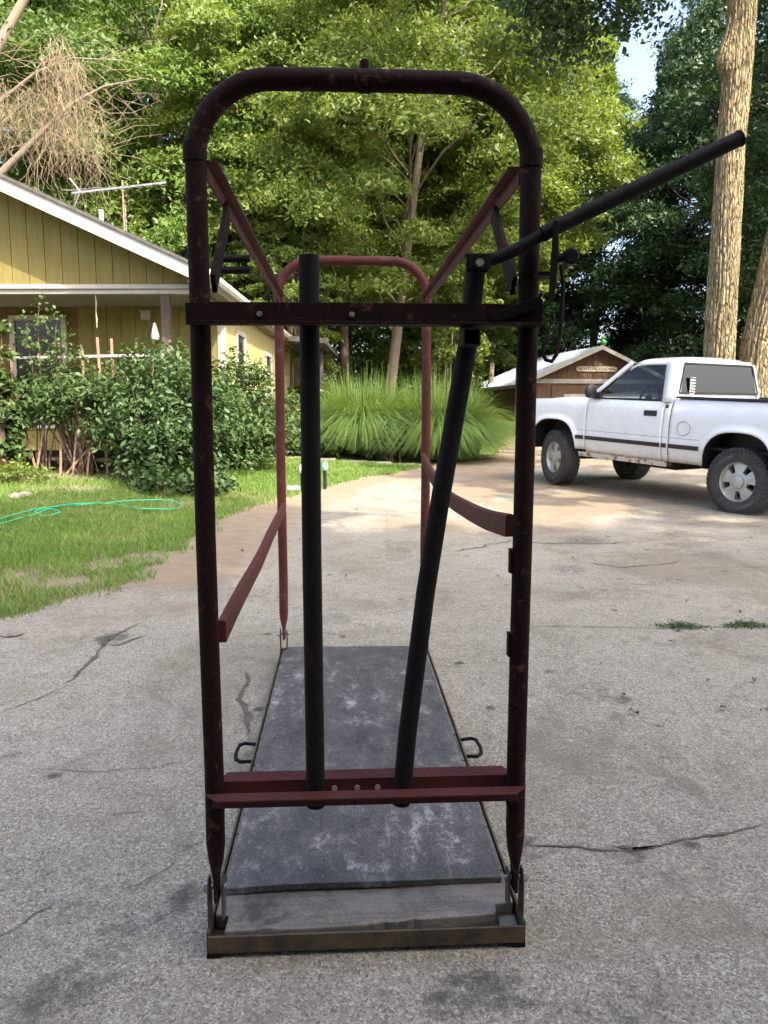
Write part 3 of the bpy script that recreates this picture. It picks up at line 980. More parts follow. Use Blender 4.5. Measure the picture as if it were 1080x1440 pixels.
# guide bracket, knob, hanging hook rod and black latch bar by the right post
gb = MB().prism([(.362, -.028, 1.425), (.372, -.028, 1.425), (.378, -.028, 1.50), (.377, -.028, 1.572), (.368, -.028, 1.576), (.364, -.028, 1.50)], (0, .008, 0)).build('guide_bracket', M_STEEL, st, bevel=0.001)
MB().box(.340, -.020, 1.47, .374, .02, 1.478).build('bracket_tab', M_STEEL, gb)
MB().lathe([(0, -.014), (.012, -.014), (.0165, -.010), (.0165, .010), (.012, .014), (0, .014)], (.405, -.012, 1.508), 'Y', 16).tube([(.372, -.012, 1.503), (.402, -.012, 1.508)], .009, 10).build('knob', M_BLACK, gb, smooth=True)
MB().tube([(.384, -.022, 1.49), (.390, -.022, 1.458), (.389, -.022, 1.40), (.385, -.024, 1.35), (.380, -.024, 1.316), (.371, -.024, 1.303), (.359, -.024, 1.306), (.352, -.024, 1.32), (.355, -.024, 1.337), (.366, -.024, 1.349), (.375, -.024, 1.352)], .0042, 8).build('hook_rod', M_STEEL, gb, smooth=True)
lt = MB().bar((.252, .006, 1.388), (.356, .006, 1.424), .006, .022).build('latch_bar', M_BLACK, st, bevel=0.001)
MB().lathe([(0, -.006), (.008, -.006), (.0085, 0)], (.262, .003, 1.391), 'Y', 6).build('latch_bolt', M_STEEL, lt)
# weld beads where bars meet the posts
rr = random.Random(12)
for s in (-1, 1):
    for (z0_, z1_) in ((1.377, 1.416), (.342, .38)):
        pts = [(s * (PX - .0225) + rr.uniform(-.001, .001), .0205 + rr.uniform(-.001, .001), z0_ + (z1_ - z0_) * k / 7) for k in range(8)]
        MB().tube(pts, [.0035 + rr.uniform(-.0008, .0012) for _ in pts], 7).build('weld_bead', M_STEEL, ff, smooth=True)
# small welded lugs on the right post
for z in (.885, .70):
    MB().box(PX - PR - .006, .03, z - .026, PX - PR + .002, .05, z + .026).build('post_lug', M_RED, ff)
# upper side rails with braces
for s in (-1, 1):
    rl = angle_iron('upper_side_rail', M_REDB, [
        ([(s * .313, .055, 1.662), (s * .313, .055, 1.692), (s * .319, .055, 1.692), (s * .319, .055, 1.662)], (s * .012, 1.945, .02)),
        ([(s * .291, .055, 1.6925), (s * .319, .055, 1.6925), (s * .319, .055, 1.698), (s * .291, .055, 1.698)], (s * .012, 1.945, .02))])
    MB().bar((s * .307, .05, 1.46), (s * .307, .285, 1.662), .010, .042).build('brace', M_RED, rl, bevel=0.001)
pg = MB().tube([(-.322, .82, 1.655), (-.425, .83, 1.655)], .011, 10).build('peg', M_STEEL, st)
MB().tube([(-.322, .82, 1.622), (-.41, .83, 1.622)], .011, 10).build('peg', M_STEEL, st)


def strap_rail(name, pts, m, w=.010, h=.046):
    P = [Vector(p) for p in pts]
    # smooth the path
    Q = []
    n = len(P)
    for i in range(n - 1):
        p0, p1, p2, p3 = P[max(i - 1, 0)], P[i], P[i + 1], P[min(i + 2, n - 1)]
        for k in range(6):
            t = k / 6
            Q.append(0.5 * ((2 * p1) + (-p0 + p2) * t + (2 * p0 - 5 * p1 + 4 * p2 - p3) * t * t + (-p0 + 3 * p1 - 3 * p2 + p3) * t ** 3))
    Q.append(P[-1])
    rows = []
    for q in Q:
        x, y, z = q
        rows.append([(x - w, y, z - h / 2), (x + w, y, z - h / 2), (x + w, y, z + h / 2), (x + w * .4, y, z + h / 2 + .004), (x - w * .4, y, z + h / 2 + .004), (x - w, y, z + h / 2), (x - w, y, z - h / 2)])
    mb = MB().grid(rows)
    mb.f += [tuple(range(6)), tuple(len(mb.v) - 7 + i for i in range(6))]
    return mb.build(name, m, st, bevel=0.002)


strap_rail('lower_side_rail', [(-.312, .06, .73), (-.318, .4, .728), (-.322, .9, .725), (-.326, 1.4, .74), (-.325, 1.985, .756)], M_REDB)
strap_rail('lower_side_rail', [(.312, .06, .957), (.318, .35, .93), (.320, .7, .912), (.318, 1.1, .905), (.316, 1.5, .935), (.322, 1.985, .985)], M_REDB)
# platform frame
MB().box(-.351, 0, .018, .351, .006, .058).box(-.351, .0065, .018, .351, .045, .023).build('front_lip', M_LIP, st, bevel=0.0015)
for s in (-1, 1):
    sr = MB().box(s * .353 - .003, .0065, .018, s * .353 + .003, 2.06, .066).box(min(s * .354, s * .31), .046, .018, max(s * .354, s * .31), 2.05, .023).build('side_rail', M_LIP, st, bevel=0.001)
    # hinge straps holding the posts, with bolts
    for y in (FY, RYY):
        sp = MB().prism([(s * .3495, y - .022, .024), (s * .3495, y + .022, .024), (s * .3495, y + .020, .15), (s * .3495, y + .008, .178), (s * .3495, y - .008, .178), (s * .3495, y - .020, .15)], (s * .0045, 0, 0)).build('hinge_strap', M_LIP, st, bevel=0.001)
        MB().prism([(s * .319, y - .020, .085), (s * .319, y + .020, .085), (s * .319, y + .018, .17), (s * .319, y - .018, .17)], (s * .004, 0, 0)).build('inner_strap', M_LIP, sp)
        MB().tube([(s * .312, y, .152), (s * .366, y, .152)], .006, 8).tube([(s * .3545, y, .152), (s * .364, y, .152)], .011, 6).build('hinge_bolt', M_BOLT_DISC, sp)
    # carrying handle
    MB().tube([(s * .36, .875, .05), (s * .395, .868, .052), (s * .412, .885, .053), (s * .418, .93, .054), (s * .414, .995, .053), (s * .398, 1.012, .052), (s * .36, 1.005, .05)], .0065, 8).build('carrying_handle', M_STEEL, st, smooth=True)
    for y in (.02, 2.02):
        MB().box(s * .340 - .015, y - .018, .0055, s * .340 + .015, y + .025, .0178).build('foot', M_BLACK, st)
MB().box(-.3545, 2.05, .018, .3545, 2.056, .066).build('rear_lip', M_LIP, st)
# deck planks across the frame, the front one chewed along its edge
rr = random.Random(3)
edge = []
for i in range(37):
    x = -.318 + i * (.612 / 36)
    y = .017 + .030 * max(0, (x + .12) / .42) ** 1.2 + .006 * (float(fbm(np.array(x * 22), np.array(1.7), 3)) - .5) + (.006 if rr.random() < .15 else 0)
    edge.append((x, y, .026))
edge += [(.300, .060, .026), (.300, .078, .026), (.318, .082, .026), (.345, .086, .026), (.347, .208, .026), (-.347, .205, .026), (-.347, .075, .026), (-.316, .07, .026)]
MB().prism(edge, (0, 0, .034)).build('plank', M_PLANK, st, bevel=0.003)
y = .212
while y < 2.0:
    y1 = min(y + .205, 2.045)
    MB().prism([(-.347, y, .026), (.347, y + rr.uniform(-.002, .002), .026), (.347, y1 - .006, .026), (-.347, y1 - .006, .026)], (0, 0, .034)).build('plank', M_PLANK, st, bevel=0.003)
    y = y1
MB().prism([(.303, .03, .0235), (.345, .032, .0235), (.346, .075, .0235), (.306, .072, .0235)], (0, 0, .012)).build('plank_splinter', M_PLANK, st, bevel=0.002)


# rubber mat lying on the deck
def mat_rubber():
    m, nt, b = _nt('scuffed_black_rubber')
    v = n_coord(nt, 'Object')
    n1 = n_noise(nt, v, 2.2, 8, 0.78, 0.15)
    sc1 = n_noise(nt, n_map(nt, v, (60, 7, 1)), 1.0, 6, 0.8, 0.8)
    sc2 = n_noise(nt, n_map(nt, v, (9, 48, 1)), 1.0, 6, 0.8, 1.0)
    n2 = n_noise(nt, n_map(nt, v, (1.5, .7, 1)), 11.0, 12, 0.84, 0.1)
    n3 = n_noise(nt, v, 160.0, 3, 0.7)
    c = n_mix(nt, n_ramp(nt, n1, 0.38, 0.66), (0.032, 0.031, 0.030), (0.075, 0.073, 0.070))
    c = n_mix(nt, n_ramp(nt, n2, 0.40, 0.70, 0, 0.6), c, (0.165, 0.158, 0.147))
    c = n_mix(nt, n_ramp(nt, n_math(nt, 'MULTIPLY', n1, n2), 0.265, 0.385, 0, 0.65), c, (0.42, 0.40, 0.37))
    c = n_mix(nt, n_ramp(nt, n3, 0.5, 0.75, 0, 0.5), c, (0.24, 0.23, 0.22))
    c = n_mix(nt, n_ramp(nt, n_math(nt, 'MAXIMUM', sc1, sc2), 0.62, 0.74, 0, 0.65), c, (0.40, 0.385, 0.36))
    _in(nt, b.inputs['Base Color'], c)
    _in(nt, b.inputs['Roughness'], n_ramp(nt, n2, 0.3, 0.7, 0.5, 0.78))
    _in(nt, b.inputs['Normal'], n_bump(nt, n_math(nt, 'ADD', n3, n2), 0.35, 0.002))
    return m


rows = []
ny = 40
for j in range(ny + 1):
    f = j / ny
    row = []
    for i in range(17):
        u = i / 16
        x = -.336 + .668 * u
        y0 = .142 + .016 * u + .002 * math.sin(9 * u)
        y1 = 2.03 - .01 * u
        z = .0785 + .0015 * math.sin(7 * f + 3 * u) + .003 * (1 - f) ** 8 * math.sin(u * 5)
        row.append((x + .002 * math.sin(8 * f), y0 + (y1 - y0) * f, z))
    rows.append(row)
rm = MB().grid(rows).build('rubber_mat', mat_rubber(), fixn=False, solid=0.0165, bevel=0.002)
rm.location = st.location
rm.rotation_euler = st.rotation_euler
tag(rm, 'scuffed black rubber mat lying on the wooden deck of the stand', 'rubber mat')

# ================================================================== WHITE PICKUP TRUCK
def mat_truck():
    m, nt, b = _nt('white_truck_paint')
    v = n_coord(nt, 'Object')
    sep = nt.nodes.new('ShaderNodeSeparateXYZ')
    nt.links.new(v, sep.inputs[0])
    n1 = n_noise(nt, v, 4.0, 6, 0.7)
    n2 = n_noise(nt, v, 22.0, 6, 0.7)
    c = n_mix(nt, n_ramp(nt, n1, 0.3, 0.7), (0.74, 0.75, 0.76), (0.68, 0.69, 0.70))
    low = n_ramp(nt, n_math(nt, 'ADD', sep.outputs[2], n_math(nt, 'MULTIPLY', n_math(nt, 'SUBTRACT', n1, 0.5), 0.35)), 0.50, 0.78, 0.75, 0.0)
    c = n_mix(nt, low, c, (0.52, 0.46, 0.38))
    rust = n_math(nt, 'MULTIPLY', n_ramp(nt, n_noise(nt, v, 9.0, 8, 0.7), 0.50, 0.60), n_ramp(nt, sep.outputs[2], 0.49, 0.57, 1, 0))
    c = n_mix(nt, rust, c, (0.13, 0.055, 0.025))
    _in(nt, b.inputs['Base Color'], c)
    _in(nt, b.inputs['Roughness'], n_ramp(nt, n2, 0.3, 0.7, 0.18, 0.34))
    b.inputs['Coat Weight'].default_value = 0.5
    b.inputs['Coat Roughness'].default_value = 0.06
    return m


M_WHITE = mat_truck()
M_BLKT = mat('black_trim', (0.018, 0.018, 0.019), rough=0.5, bump=0)
M_TYRE = mat('tyre_rubber', (0.035, 0.034, 0.033), (0.06, 0.055, 0.05), scale=8, rough=0.85, bump=0.2)
M_RIM = mat('dull_alloy', (0.52, 0.51, 0.48), (0.42, 0.41, 0.38), scale=10, rough=0.42, metal=0.55, bump=0.03)
M_UNDER = mat('rusty_underbody', (0.06, 0.032, 0.02), (0.035, 0.022, 0.016), scale=6, rough=0.95)
M_SEAT = mat('dark_red_seat', (0.05, 0.03, 0.03), rough=0.9)
M_TGLASS = glass_mat('truck_glass', (0.45, 0.49, 0.49), 0.0)
M_RGLASS = glass_mat('truck_rear_glass', (0.13, 0.16, 0.18), 0.03)
M_CHROME = mat('chrome', (0.75, 0.75, 0.75), rough=0.15, metal=1.0, bump=0)
M_WLET = mat('white_tyre_lettering', (0.22, 0.215, 0.20), rough=0.8)

TX, TY = 4.82, 9.32
tr = thing('pickup_truck', 'white single-cab pickup truck parked on the drive with black side strips', 'pickup truck', (TX, TY, -0.005), (0, R(-2.6), R(121.3)))
WB = 2.98
BELT = 1.27


def side_y(z, x=0.0):
    y = float(np.interp(z, [0.40, 0.50, 0.60, 0.68, 0.74, 0.80, 0.95, 1.08, 1.16, 1.22, 1.27, 1.31], [0.87, 0.90, 0.925, 0.938, 0.948, 0.945, 0.945, 0.940, 0.932, 0.918, 0.895, 0.870]))
    if x > 3.35:
        y -= 0.20 * ((x - 3.35) / 0.45) ** 2
    return y


def arch(x, xc, r=0.455, zc=0.50, rz=0.46, p=2.7):
    d = abs(x - xc) / r
    return zc + rz * (1 - d ** p) ** (1 / p) if d < 1 else None


def flare(x, z):
    f = 0
    for xc in (0.0, WB):
        dx, dz = (x - xc) / 0.455, (z - 0.50) / 0.46
        d = (abs(dx) ** 2.7 + max(dz, 0) ** 2.7) ** (1 / 2.7)
        f = max(f, 0.030 * max(0, 1 - abs(d - 1.0) / 0.16) if z > 0.42 else 0)
    return f


def body_panel(name, x0, x1, zb, zt, s, nx=None, nz=14, label=None):
    """side panel as a curved sheet between x0 and x1 with the wheel arches cut out"""
    nx = nx or max(6, int((x1 - x0) / 0.035))
    xsn = list(np.linspace(x0, x1, nx + 1))
    for xc in (0.0, WB):
        for e in (xc - .4549, xc - .445, xc - .43, xc + .43, xc + .445, xc + .4549):
            if x0 < e < x1:
                xsn.append(e)
    xsn = sorted(xsn)
    rows = []
    for x in xsn:
        b = zb(x) if callable(zb) else zb
        for xc in (0.0, WB):
            a = arch(x, xc)
            if a is not None:
                b = max(b, a)
        t_ = zt(x) if callable(zt) else zt
        row = []
        for k in range(nz + 1):
            z = b + (t_ - b) * (k / nz)
            yy = side_y(z, x) + flare(x, z)
            row.append((x, s * yy, z))
        # fold in at top
        row.append((x, s * (side_y(t_, x) - .05), t_ + .012))
        rows.append(row)
    mb = MB().grid(rows)
    return mb.build(name, M_WHITE, tr, smooth=True, solid=(0.018 if s > 0 else -0.018), fixn=False)


for s in (1, -1):
    fd = body_panel('front_fender', 2.362, 3.80, lambda x: 0.56, lambda x: 1.262 - 0.05 * max(0, (x - 2.5) / 1.3), s)
    dr_ = body_panel('door', 1.062, 2.352, lambda x: 0.525, BELT, s)
    cc = body_panel('cab_corner', 0.965, 1.052, 0.525, BELT, s, nx=4)
    bd = body_panel('bed_side', -1.12, 0.945, lambda x: 0.53, 1.305, s)
    rk = MB().prism([(1.0, s * .885, .46), (2.5, s * .885, .46), (2.5, s * .905, .523), (1.0, s * .905, .523)], (0, -s * .08, 0)).build('rocker', M_WHITE, tr)
    # black rub strips with a fine crease line above
    for host, xa, xb in ((fd, 2.372, 2.512), (dr_, 1.07, 2.345), (cc, .972, 1.046), (bd, .50, .935)):
        rows = []
        for x in np.linspace(xa, xb, 12):
            rows.append([(x, s * (side_y(z, x) + flare(x, z) + o), z) for z, o in ((.703, .0), (.705, .012), (.755, .012), (.757, .0))])
        MB().grid(rows).build('rub_strip', M_BLKT, host, fixn=True)
        rows = []
        for x in np.linspace(xa, xb, 12):
            rows.append([(x, s * (side_y(z, x) + flare(x, z) + .0012), z) for z in (.828, .834)])
        MB().grid(rows).build('crease_line', mat('grey_pinstripe', (0.30, 0.31, 0.32), rough=0.5, bump=0), host)
    # door handle and fuel door
    yh = side_y(1.12) + .002
    MB().box(1.16, s * yh - .012, 1.085, 1.36, s * yh + .012, 1.155).build('handle', M_BLKT, dr_, bevel=0.008)
    if s > 0:
        pts = [(0.74 + .095 * math.cos(a), side_y(.96 + .085 * math.sin(a)) + .004, .96 + .085 * math.sin(a)) for a in np.linspace(0, 2 * math.pi, 25)]
        MB().tube(pts, .0035, 6, cap=False).build('fuel_door_ring', mat('grey_seam', (0.33, 0.33, 0.33), rough=0.6, bump=0), bd)
        MB().box(1.0, side_y(1.2) + .001, 1.195, 1.04, side_y(1.2) + .006, 1.235).build('badge', M_BLKT, cc)
        # white lip light along the rear arch
    # bed rail cap
    MB().box(-1.12, s * .80 if s > 0 else -.90, 1.318, .93, s * .90 if s > 0 else -.80, 1.345).build('bed_rail_cap', M_BLKT, bd, bevel=0.012)
    MB().box(-1.10, s * .78 - .015, .99, .93, s * .78 + .015, 1.315).build('bed_inner_wall', M_WHITE, bd)
    # mirror
    mr = MB().prism([(2.13, s * .93, 1.275), (2.28, s * .93, 1.275), (2.24, s * .90, 1.36), (2.17, s * .90, 1.36)], (0, -s * .05, 0)).build('mirror_base', M_BLKT, tr)
    MB().lathe([(0, -.045), (.06, -.042), (.092, -.02), (.1, .02), (.085, .035), (0, .038)], (2.20, s * 1.04, 1.375), 'X', 20).bar((2.21, s * .92, 1.32), (2.21, s * 1.02, 1.36), .03, .03).build('mirror', M_BLKT, mr, smooth=True)
    # side glass and pillars
    yb, yt = .885, .765
    ztp = 1.765

    def gpnt(x, f):
        return (x, s * (yb + (yt - yb) * f), BELT + .012 + (ztp - BELT - .012) * f)
    MB().add([gpnt(2.26, 0), gpnt(1.14, 0), gpnt(1.21, .93), gpnt(1.75, .93)], [(0, 1, 2, 3)]).build('side_window', M_TGLASS, dr_, fixn=False)
    MB().bar(gpnt(2.34, -.02), gpnt(1.745, .985), .065, .06, (0, s, .3)).build('windshield_pillar', M_WHITE, tr, bevel=0.015)
    MB().bar(gpnt(2.275, 0.0), gpnt(1.745, .95), .022, .03, (0, s, .3)).bar(gpnt(2.27, .005), gpnt(1.13, .005), .02, .03, (0, s, 0)).bar(gpnt(1.75, .945), gpnt(1.21, .945), .02, .03, (0, s, 0)).bar(gpnt(1.135, 0), gpnt(1.205, .95), .022, .03, (0, s, .3)).build('window_seal', M_BLKT, dr_)
    rows = []
    for f in np.linspace(-.03, 1, 8):
        y = yb + (yt - yb) * f
        z = BELT + .012 + (ztp - BELT - .012) * f
        rows.append([(1.105 + .07 * f, s * (y + .022), z), (1.03 + .05 * f, s * (y + .024), z), (.985 + .05 * f, s * (y + .012), z), (.968 + .055 * f, s * (y - .03), z), (.965 + .055 * f, s * (y - .085), z)])
    MB().grid(rows).build('rear_pillar', M_WHITE, tr, smooth=True, solid=(0.02 if s < 0 else -0.02), fixn=False)
# roof
rows = []
for x, dz in ((1.82, -.055), (1.78, -.02), (1.70, .012), (1.45, .028), (1.2, .030), (1.08, .020), (1.035, -.004), (1.02, -.05)):
    row = []
    for k in range(-12, 13):
        f = k / 12
        y = .80 * f
        z = 1.815 + dz - .075 * abs(f) ** 4 - .02 * abs(f) ** 12
        row.append((x - .05 * abs(f) ** 3 * (1 if x > 1.6 else 0), y, z))
    rows.append(row)
MB().grid(rows).build('roof', M_WHITE, tr, smooth=True, solid=0.025, fixn=True)
# cab back wall with window
MB().box(.955, -.88, .55, .975, .88, 1.335).build('cab_back', M_WHITE, tr)
MB().prism([(.972, -.80, 1.336), (.972, .80, 1.336), (.978, .785, 1.40), (.978, -.785, 1.40)], (.02, 0, 0)).prism([(1.012, -.70, 1.735), (1.012, .70, 1.735), (1.018, .68, 1.80), (1.018, -.68, 1.80)], (.02, 0, 0)).build('back_panel', M_WHITE, tr)
for s in (1, -1):
    MB().prism([(.977, s * .85, 1.39), (.977, s * .78, 1.39), (1.014, s * .67, 1.74), (1.014, s * .75, 1.74)], (.02, 0, 0)).build('back_panel', M_WHITE, tr)
rw = MB().prism([(.962, -.795, 1.385), (.962, .795, 1.385), (.975, .79, 1.50), (.998, .725, 1.70), (1.003, .68, 1.745), (1.003, -.68, 1.745), (.998, -.725, 1.70), (.975, -.79, 1.50)], (.004, 0, 0)).build('rear_window', M_RGLASS, tr)
for a, b in (((.956, -.80, 1.383), (.956, .80, 1.383)), ((.999, -.68, 1.749), (.999, .68, 1.749)), ((.958, .802, 1.383), (.999, .69, 1.749)), ((.958, -.802, 1.383), (.999, -.69, 1.749))):
    MB().bar(a, b, .016, .022).build('window_seal', M_BLKT, rw)
stk = MB().box(.945, .52, 1.37, .952, .62, 1.58).build('striped_sticker', mat('sticker_white', (0.7, 0.7, 0.7), rough=0.5, bump=0), rw)
for k in range(6):
    MB().prism([(.9435, .522, 1.375 + k * .035), (.9435, .618, 1.385 + k * .035), (.9435, .618, 1.402 + k * .035), (.9435, .522, 1.392 + k * .035)], (.0012, 0, 0)).build('stripe', M_BLKT, stk)
# windshield, hood, front
MB().add([(2.34, .80, 1.30), (2.38, 0, 1.31), (2.34, -.80, 1.30), (1.80, -.70, 1.755), (1.83, 0, 1.78), (1.80, .70, 1.755)], [(0, 1, 4, 5), (1, 2, 3, 4)]).build('windshield', M_TGLASS, tr, fixn=False)
rows = []
for x, z, w in ((2.32, 1.275, .868), (2.5, 1.285, .868), (2.9, 1.275, .865), (3.4, 1.245, .86), (3.68, 1.20, .80), (3.79, 1.13, .74)):
    rows.append([(x, w * f, z - .012 * abs(f) ** 3 + (.012 if abs(f) < .6 else 0)) for f in np.linspace(-1, 1, 15)])
MB().grid(rows).build('hood', M_WHITE, tr, smooth=True, solid=0.02)
MB().box(3.70, -.74, .62, 3.78, .74, 1.12).build('front_panel', M_WHITE, tr, bevel=0.02)
MB().box(3.775, -.52, .80, 3.80, .52, 1.05).build('grille', M_BLKT, tr)
for s in (1, -1):
    MB().box(3.775, s * .63 - .10, .85, 3.805, s * .63 + .10, 1.05).build('headlight', M_CHROME, tr, bevel=0.01)
    MB().box(-1.16, s * .84 - .07, .80, -1.122, s * .84 + .07, 1.25).build('tail_light', mat('red_lens', (0.35, 0.01, 0.01), rough=0.2, bump=0), tr)
    MB().box(3.74, s * .76 - .1, .55, 3.88, s * .76 + .1, .74).build('bumper_end', M_CHROME, tr, bevel=0.03)
MB().box(3.78, -.72, .55, 3.90, .72, .74).build('front_bumper', M_CHROME, tr, bevel=0.03)
MB().box(-1.30, -.88, .56, -1.17, .88, .76).build('rear_bumper', M_CHROME, tr, bevel=0.03)
MB().box(-1.155, -.76, .70, -1.115, .76, 1.31).build('tailgate', M_WHITE, tr, bevel=0.02)
MB().box(-1.10, -.765, .72, .95, .765, .75).build('bed_floor', M_UNDER, tr)
# underbody
MB().box(-1.1, -.50, .50, 3.6, -.38, .62).box(-1.1, .38, .50, 3.6, .50, .62).box(.99, -.86, .47, 2.5, .86, .53).box(.4, -.45, .42, 1.0, .25, .60).box(1.3, -.3, .36, 1.9, .3, .50).build('chassis', M_UNDER, tr)
MB().tube([(0, -.8, .39), (0, -.15, .39), (0, .15, .39), (0, .8, .39)], [.05, .07, .07, .05], 10).lathe([(0, -.14), (.15, -.1), (.17, 0), (.15, .1), (0, .14)], (0, 0, .39), 'X', 14).build('rear_axle', M_UNDER, tr)
MB().tube([(WB, -.8, .39), (WB, .8, .39)], .045, 10).build('front_axle', M_UNDER, tr)
for xc in (0, WB):
    for s in (1, -1):
        rows = []
        for k in range(13):
            a = math.pi * k / 12
            cs, sn_ = math.cos(a), math.sin(a)
            rows.append([(xc + .466 * math.copysign(abs(cs) ** .74, cs), s * y, .50 + .47 * abs(sn_) ** .74) for y in (.93, .56)])
        MB().grid(rows).build('wheel_well', M_BLKT, tr, fixn=False)
        MB().box(xc - .50, s * .56 - .01, .42, xc + .50, s * .56 + .01, 1.0).build('wheel_well_wall', M_BLKT, tr)
# interior
MB().box(1.0, -.70, .85, 1.12, .70, 1.42).box(1.1, -.70, .80, 1.6, .70, .98).build('bench_seat', M_SEAT, tr, bevel=0.04)
MB().box(2.05, -.82, 1.0, 2.30, .82, 1.28).box(2.0, .18, 1.08, 2.08, .62, 1.27).build('dashboard', M_SEAT, tr, bevel=0.03)
MB().box(1.0, -.85, .53, 2.3, .85, .60).build('cab_floor', M_DARK, tr)
pts = [(1.74 - .045 * math.sin(a), .40 + .19 * math.cos(a), 1.285 + .185 * math.sin(a)) for a in np.linspace(0, 2 * math.pi, 29)]
sw_ = MB().tube(pts, .015, 8, cap=False)
sw_.tube([(1.74, .22, 1.285), (1.76, .40, 1.275), (1.74, .58, 1.285)], .014, 6).tube([(1.76, .40, 1.275), (1.95, .40, 1.18)], .03, 8).lathe([(0, -.02), (.06, -.015), (.065, .01), (0, .02)], (1.755, .4, 1.277), 'X', 14)
sw_.build('steering_wheel', M_BLKT, tr, smooth=True)


def wheel(xc, s, steer=0.0):
    w = bpy.data.objects.new('wheel', None)
    COL.objects.link(w)
    w.parent = tr
    w.location = (xc, s * .775, .39)
    w.rotation_euler = (0, 0, steer)
    prof = [(.225, -.105), (.27, -.125), (.33, -.13), (.365, -.118), (.385, -.10), (.390, -.05), (.390, .05), (.385, .10), (.365, .118), (.33, .13), (.27, .125), (.225, .105)]
    ty = MB().lathe(prof, (0, 0, 0), 'Y', 56).build('tyre', M_TYRE, w, smooth=True)
    tb = MB()
    for k in range(44):
        a = 2 * math.pi * k / 44
        for (ya, yb, off) in ((-.118, -.05, 0), (-.044, .0, .5), (.006, .046, 0), (.052, .118, .5)):
            aa = a + off * 2 * math.pi / 44
            c, sn = math.cos(aa), math.sin(aa)
            c2, s2 = math.cos(aa + .10), math.sin(aa + .10)
            r0, r1 = .372, .398
            tb.add([(r0 * c, ya, r0 * sn), (r0 * c2, ya, r0 * s2), (r0 * c2, yb, r0 * s2), (r0 * c, yb, r0 * sn),
                    (r1 * c, ya, r1 * sn), (r1 * c2, ya, r1 * s2), (r1 * c2, yb, r1 * s2), (r1 * c, yb, r1 * sn)],
                   [(0, 3, 2, 1), (4, 5, 6, 7), (0, 1, 5, 4), (1, 2, 6, 5), (2, 3, 7, 6), (3, 0, 4, 7)])
    for k in range(44):
        a = 2 * math.pi * k / 44
        c, sn = math.cos(a), math.sin(a)
        c2, s2 = math.cos(a + .085), math.sin(a + .085)
        for yy in (-1, 1):
            tb.add([(.345 * c, yy * .126, .345 * sn), (.345 * c2, yy * .126, .345 * s2), (.385 * c2, yy * .112, .385 * s2), (.385 * c, yy * .112, .385 * sn),
                    (.345 * c, yy * .134, .345 * sn), (.345 * c2, yy * .134, .345 * s2), (.388 * c2, yy * .122, .388 * s2), (.388 * c, yy * .122, .388 * sn)],
                   [(0, 3, 2, 1), (4, 5, 6, 7), (0, 1, 5, 4), (1, 2, 6, 5), (2, 3, 7, 6), (3, 0, 4, 7)])
    tag(tb.build('tread', M_TYRE, ty), kind='stuff') if False else tb.build('tread', M_TYRE, w)
    # raised white marks round the sidewall (too blurred in the photograph to read)
    rl = random.Random(int(xc * 10) + 5)
    lt_ = MB()
    for a0, n in ((R(35), 9), (R(218), 9)):
        for k in range(n):
            a = a0 + k * .085
            for (da, r0, r1) in ((0, .285, .315), (.03, .285, .315)) if rl.random() < .6 else ((0, .285, .315), (.015, .297, .304)):
                c, sn = math.cos(a + da), math.sin(a + da)
                c2, s2 = math.cos(a + da + .014), math.sin(a + da + .014)
                y = s * .1305
                lt_.add([(r0 * c, y, r0 * sn), (r0 * c2, y, r0 * s2), (r1 * c2, y, r1 * s2), (r1 * c, y, r1 * sn)], [(0, 1, 2, 3)])
    lt_.build('sidewall_lettering', M_WLET, w, fixn=False)
    # rim: barrel, lip, five broad spokes with openings, cap
    rim = MB().lathe([(.222, s * -.10), (.205, s * -.06), (.205, s * .03), (.215, s * .09), (.228, s * .108), (.236, s * .100), (.232, s * .09)], (0, 0, 0), 'Y', 40).build('rim', M_RIM, w, smooth=True)
    for k in range(5):
        sp = MB()
        a = 2 * math.pi * k / 5 + .3
        for j in range(6):
            a0 = a - .42 + j * .14
            a1 = a0 + .14
            sp.add([(.07 * math.cos(a0), s * .088, .07 * math.sin(a0)), (.07 * math.cos(a1), s * .088, .07 * math.sin(a1)), (.214 * math.cos(a1), s * .068, .214 * math.sin(a1)), (.214 * math.cos(a0), s * .068, .214 * math.sin(a0)),
                    (.07 * math.cos(a0), s * .03, .07 * math.sin(a0)), (.07 * math.cos(a1), s * .03, .07 * math.sin(a1)), (.214 * math.cos(a1), s * .01, .214 * math.sin(a1)), (.214 * math.cos(a0), s * .01, .214 * math.sin(a0))],
                   [(0, 1, 2, 3), (0, 3, 7, 4), (1, 5, 6, 2), (4, 7, 6, 5), (0, 4, 5, 1), (3, 2, 6, 7)])
        a0, a1 = a + .42, a - .42 + 2 * math.pi / 5
        sp.add([(r * math.cos(q), s * y, r * math.sin(q)) for (r, q, y) in ((.07, a0, .088), (.07, a1, .088), (.115, a1, .08), (.115, a0, .08))] + [(r * math.cos(q), s * y, r * math.sin(q)) for (r, q, y) in ((.07, a0, .03), (.07, a1, .03), (.115, a1, .03), (.115, a0, .03))],
               [(0, 1, 2, 3), (0, 3, 7, 4), (1, 5, 6, 2), (4, 7, 6, 5), (2, 6, 7, 3)])
        sp.build('spoke', M_RIM, rim)
    MB().lathe([(.0, .125), (.05, .122), (.075, .11), (.082, .085), (.082, .03)] if s > 0 else [(.0, -.125), (.05, -.122), (.075, -.11), (.082, -.085), (.082, -.03)], (0, 0, 0), 'Y', 24).build('hub_cap', M_RIM, w, smooth=True)
    MB().lathe([(0, s * -.03), (.2, s * -.03)], (0, 0, 0), 'Y', 24).build('brake_drum', M_DARK, w, fixn=False)


for s in (1, -1):
    wheel(0.0, s)
    wheel(WB, s, R(-17))

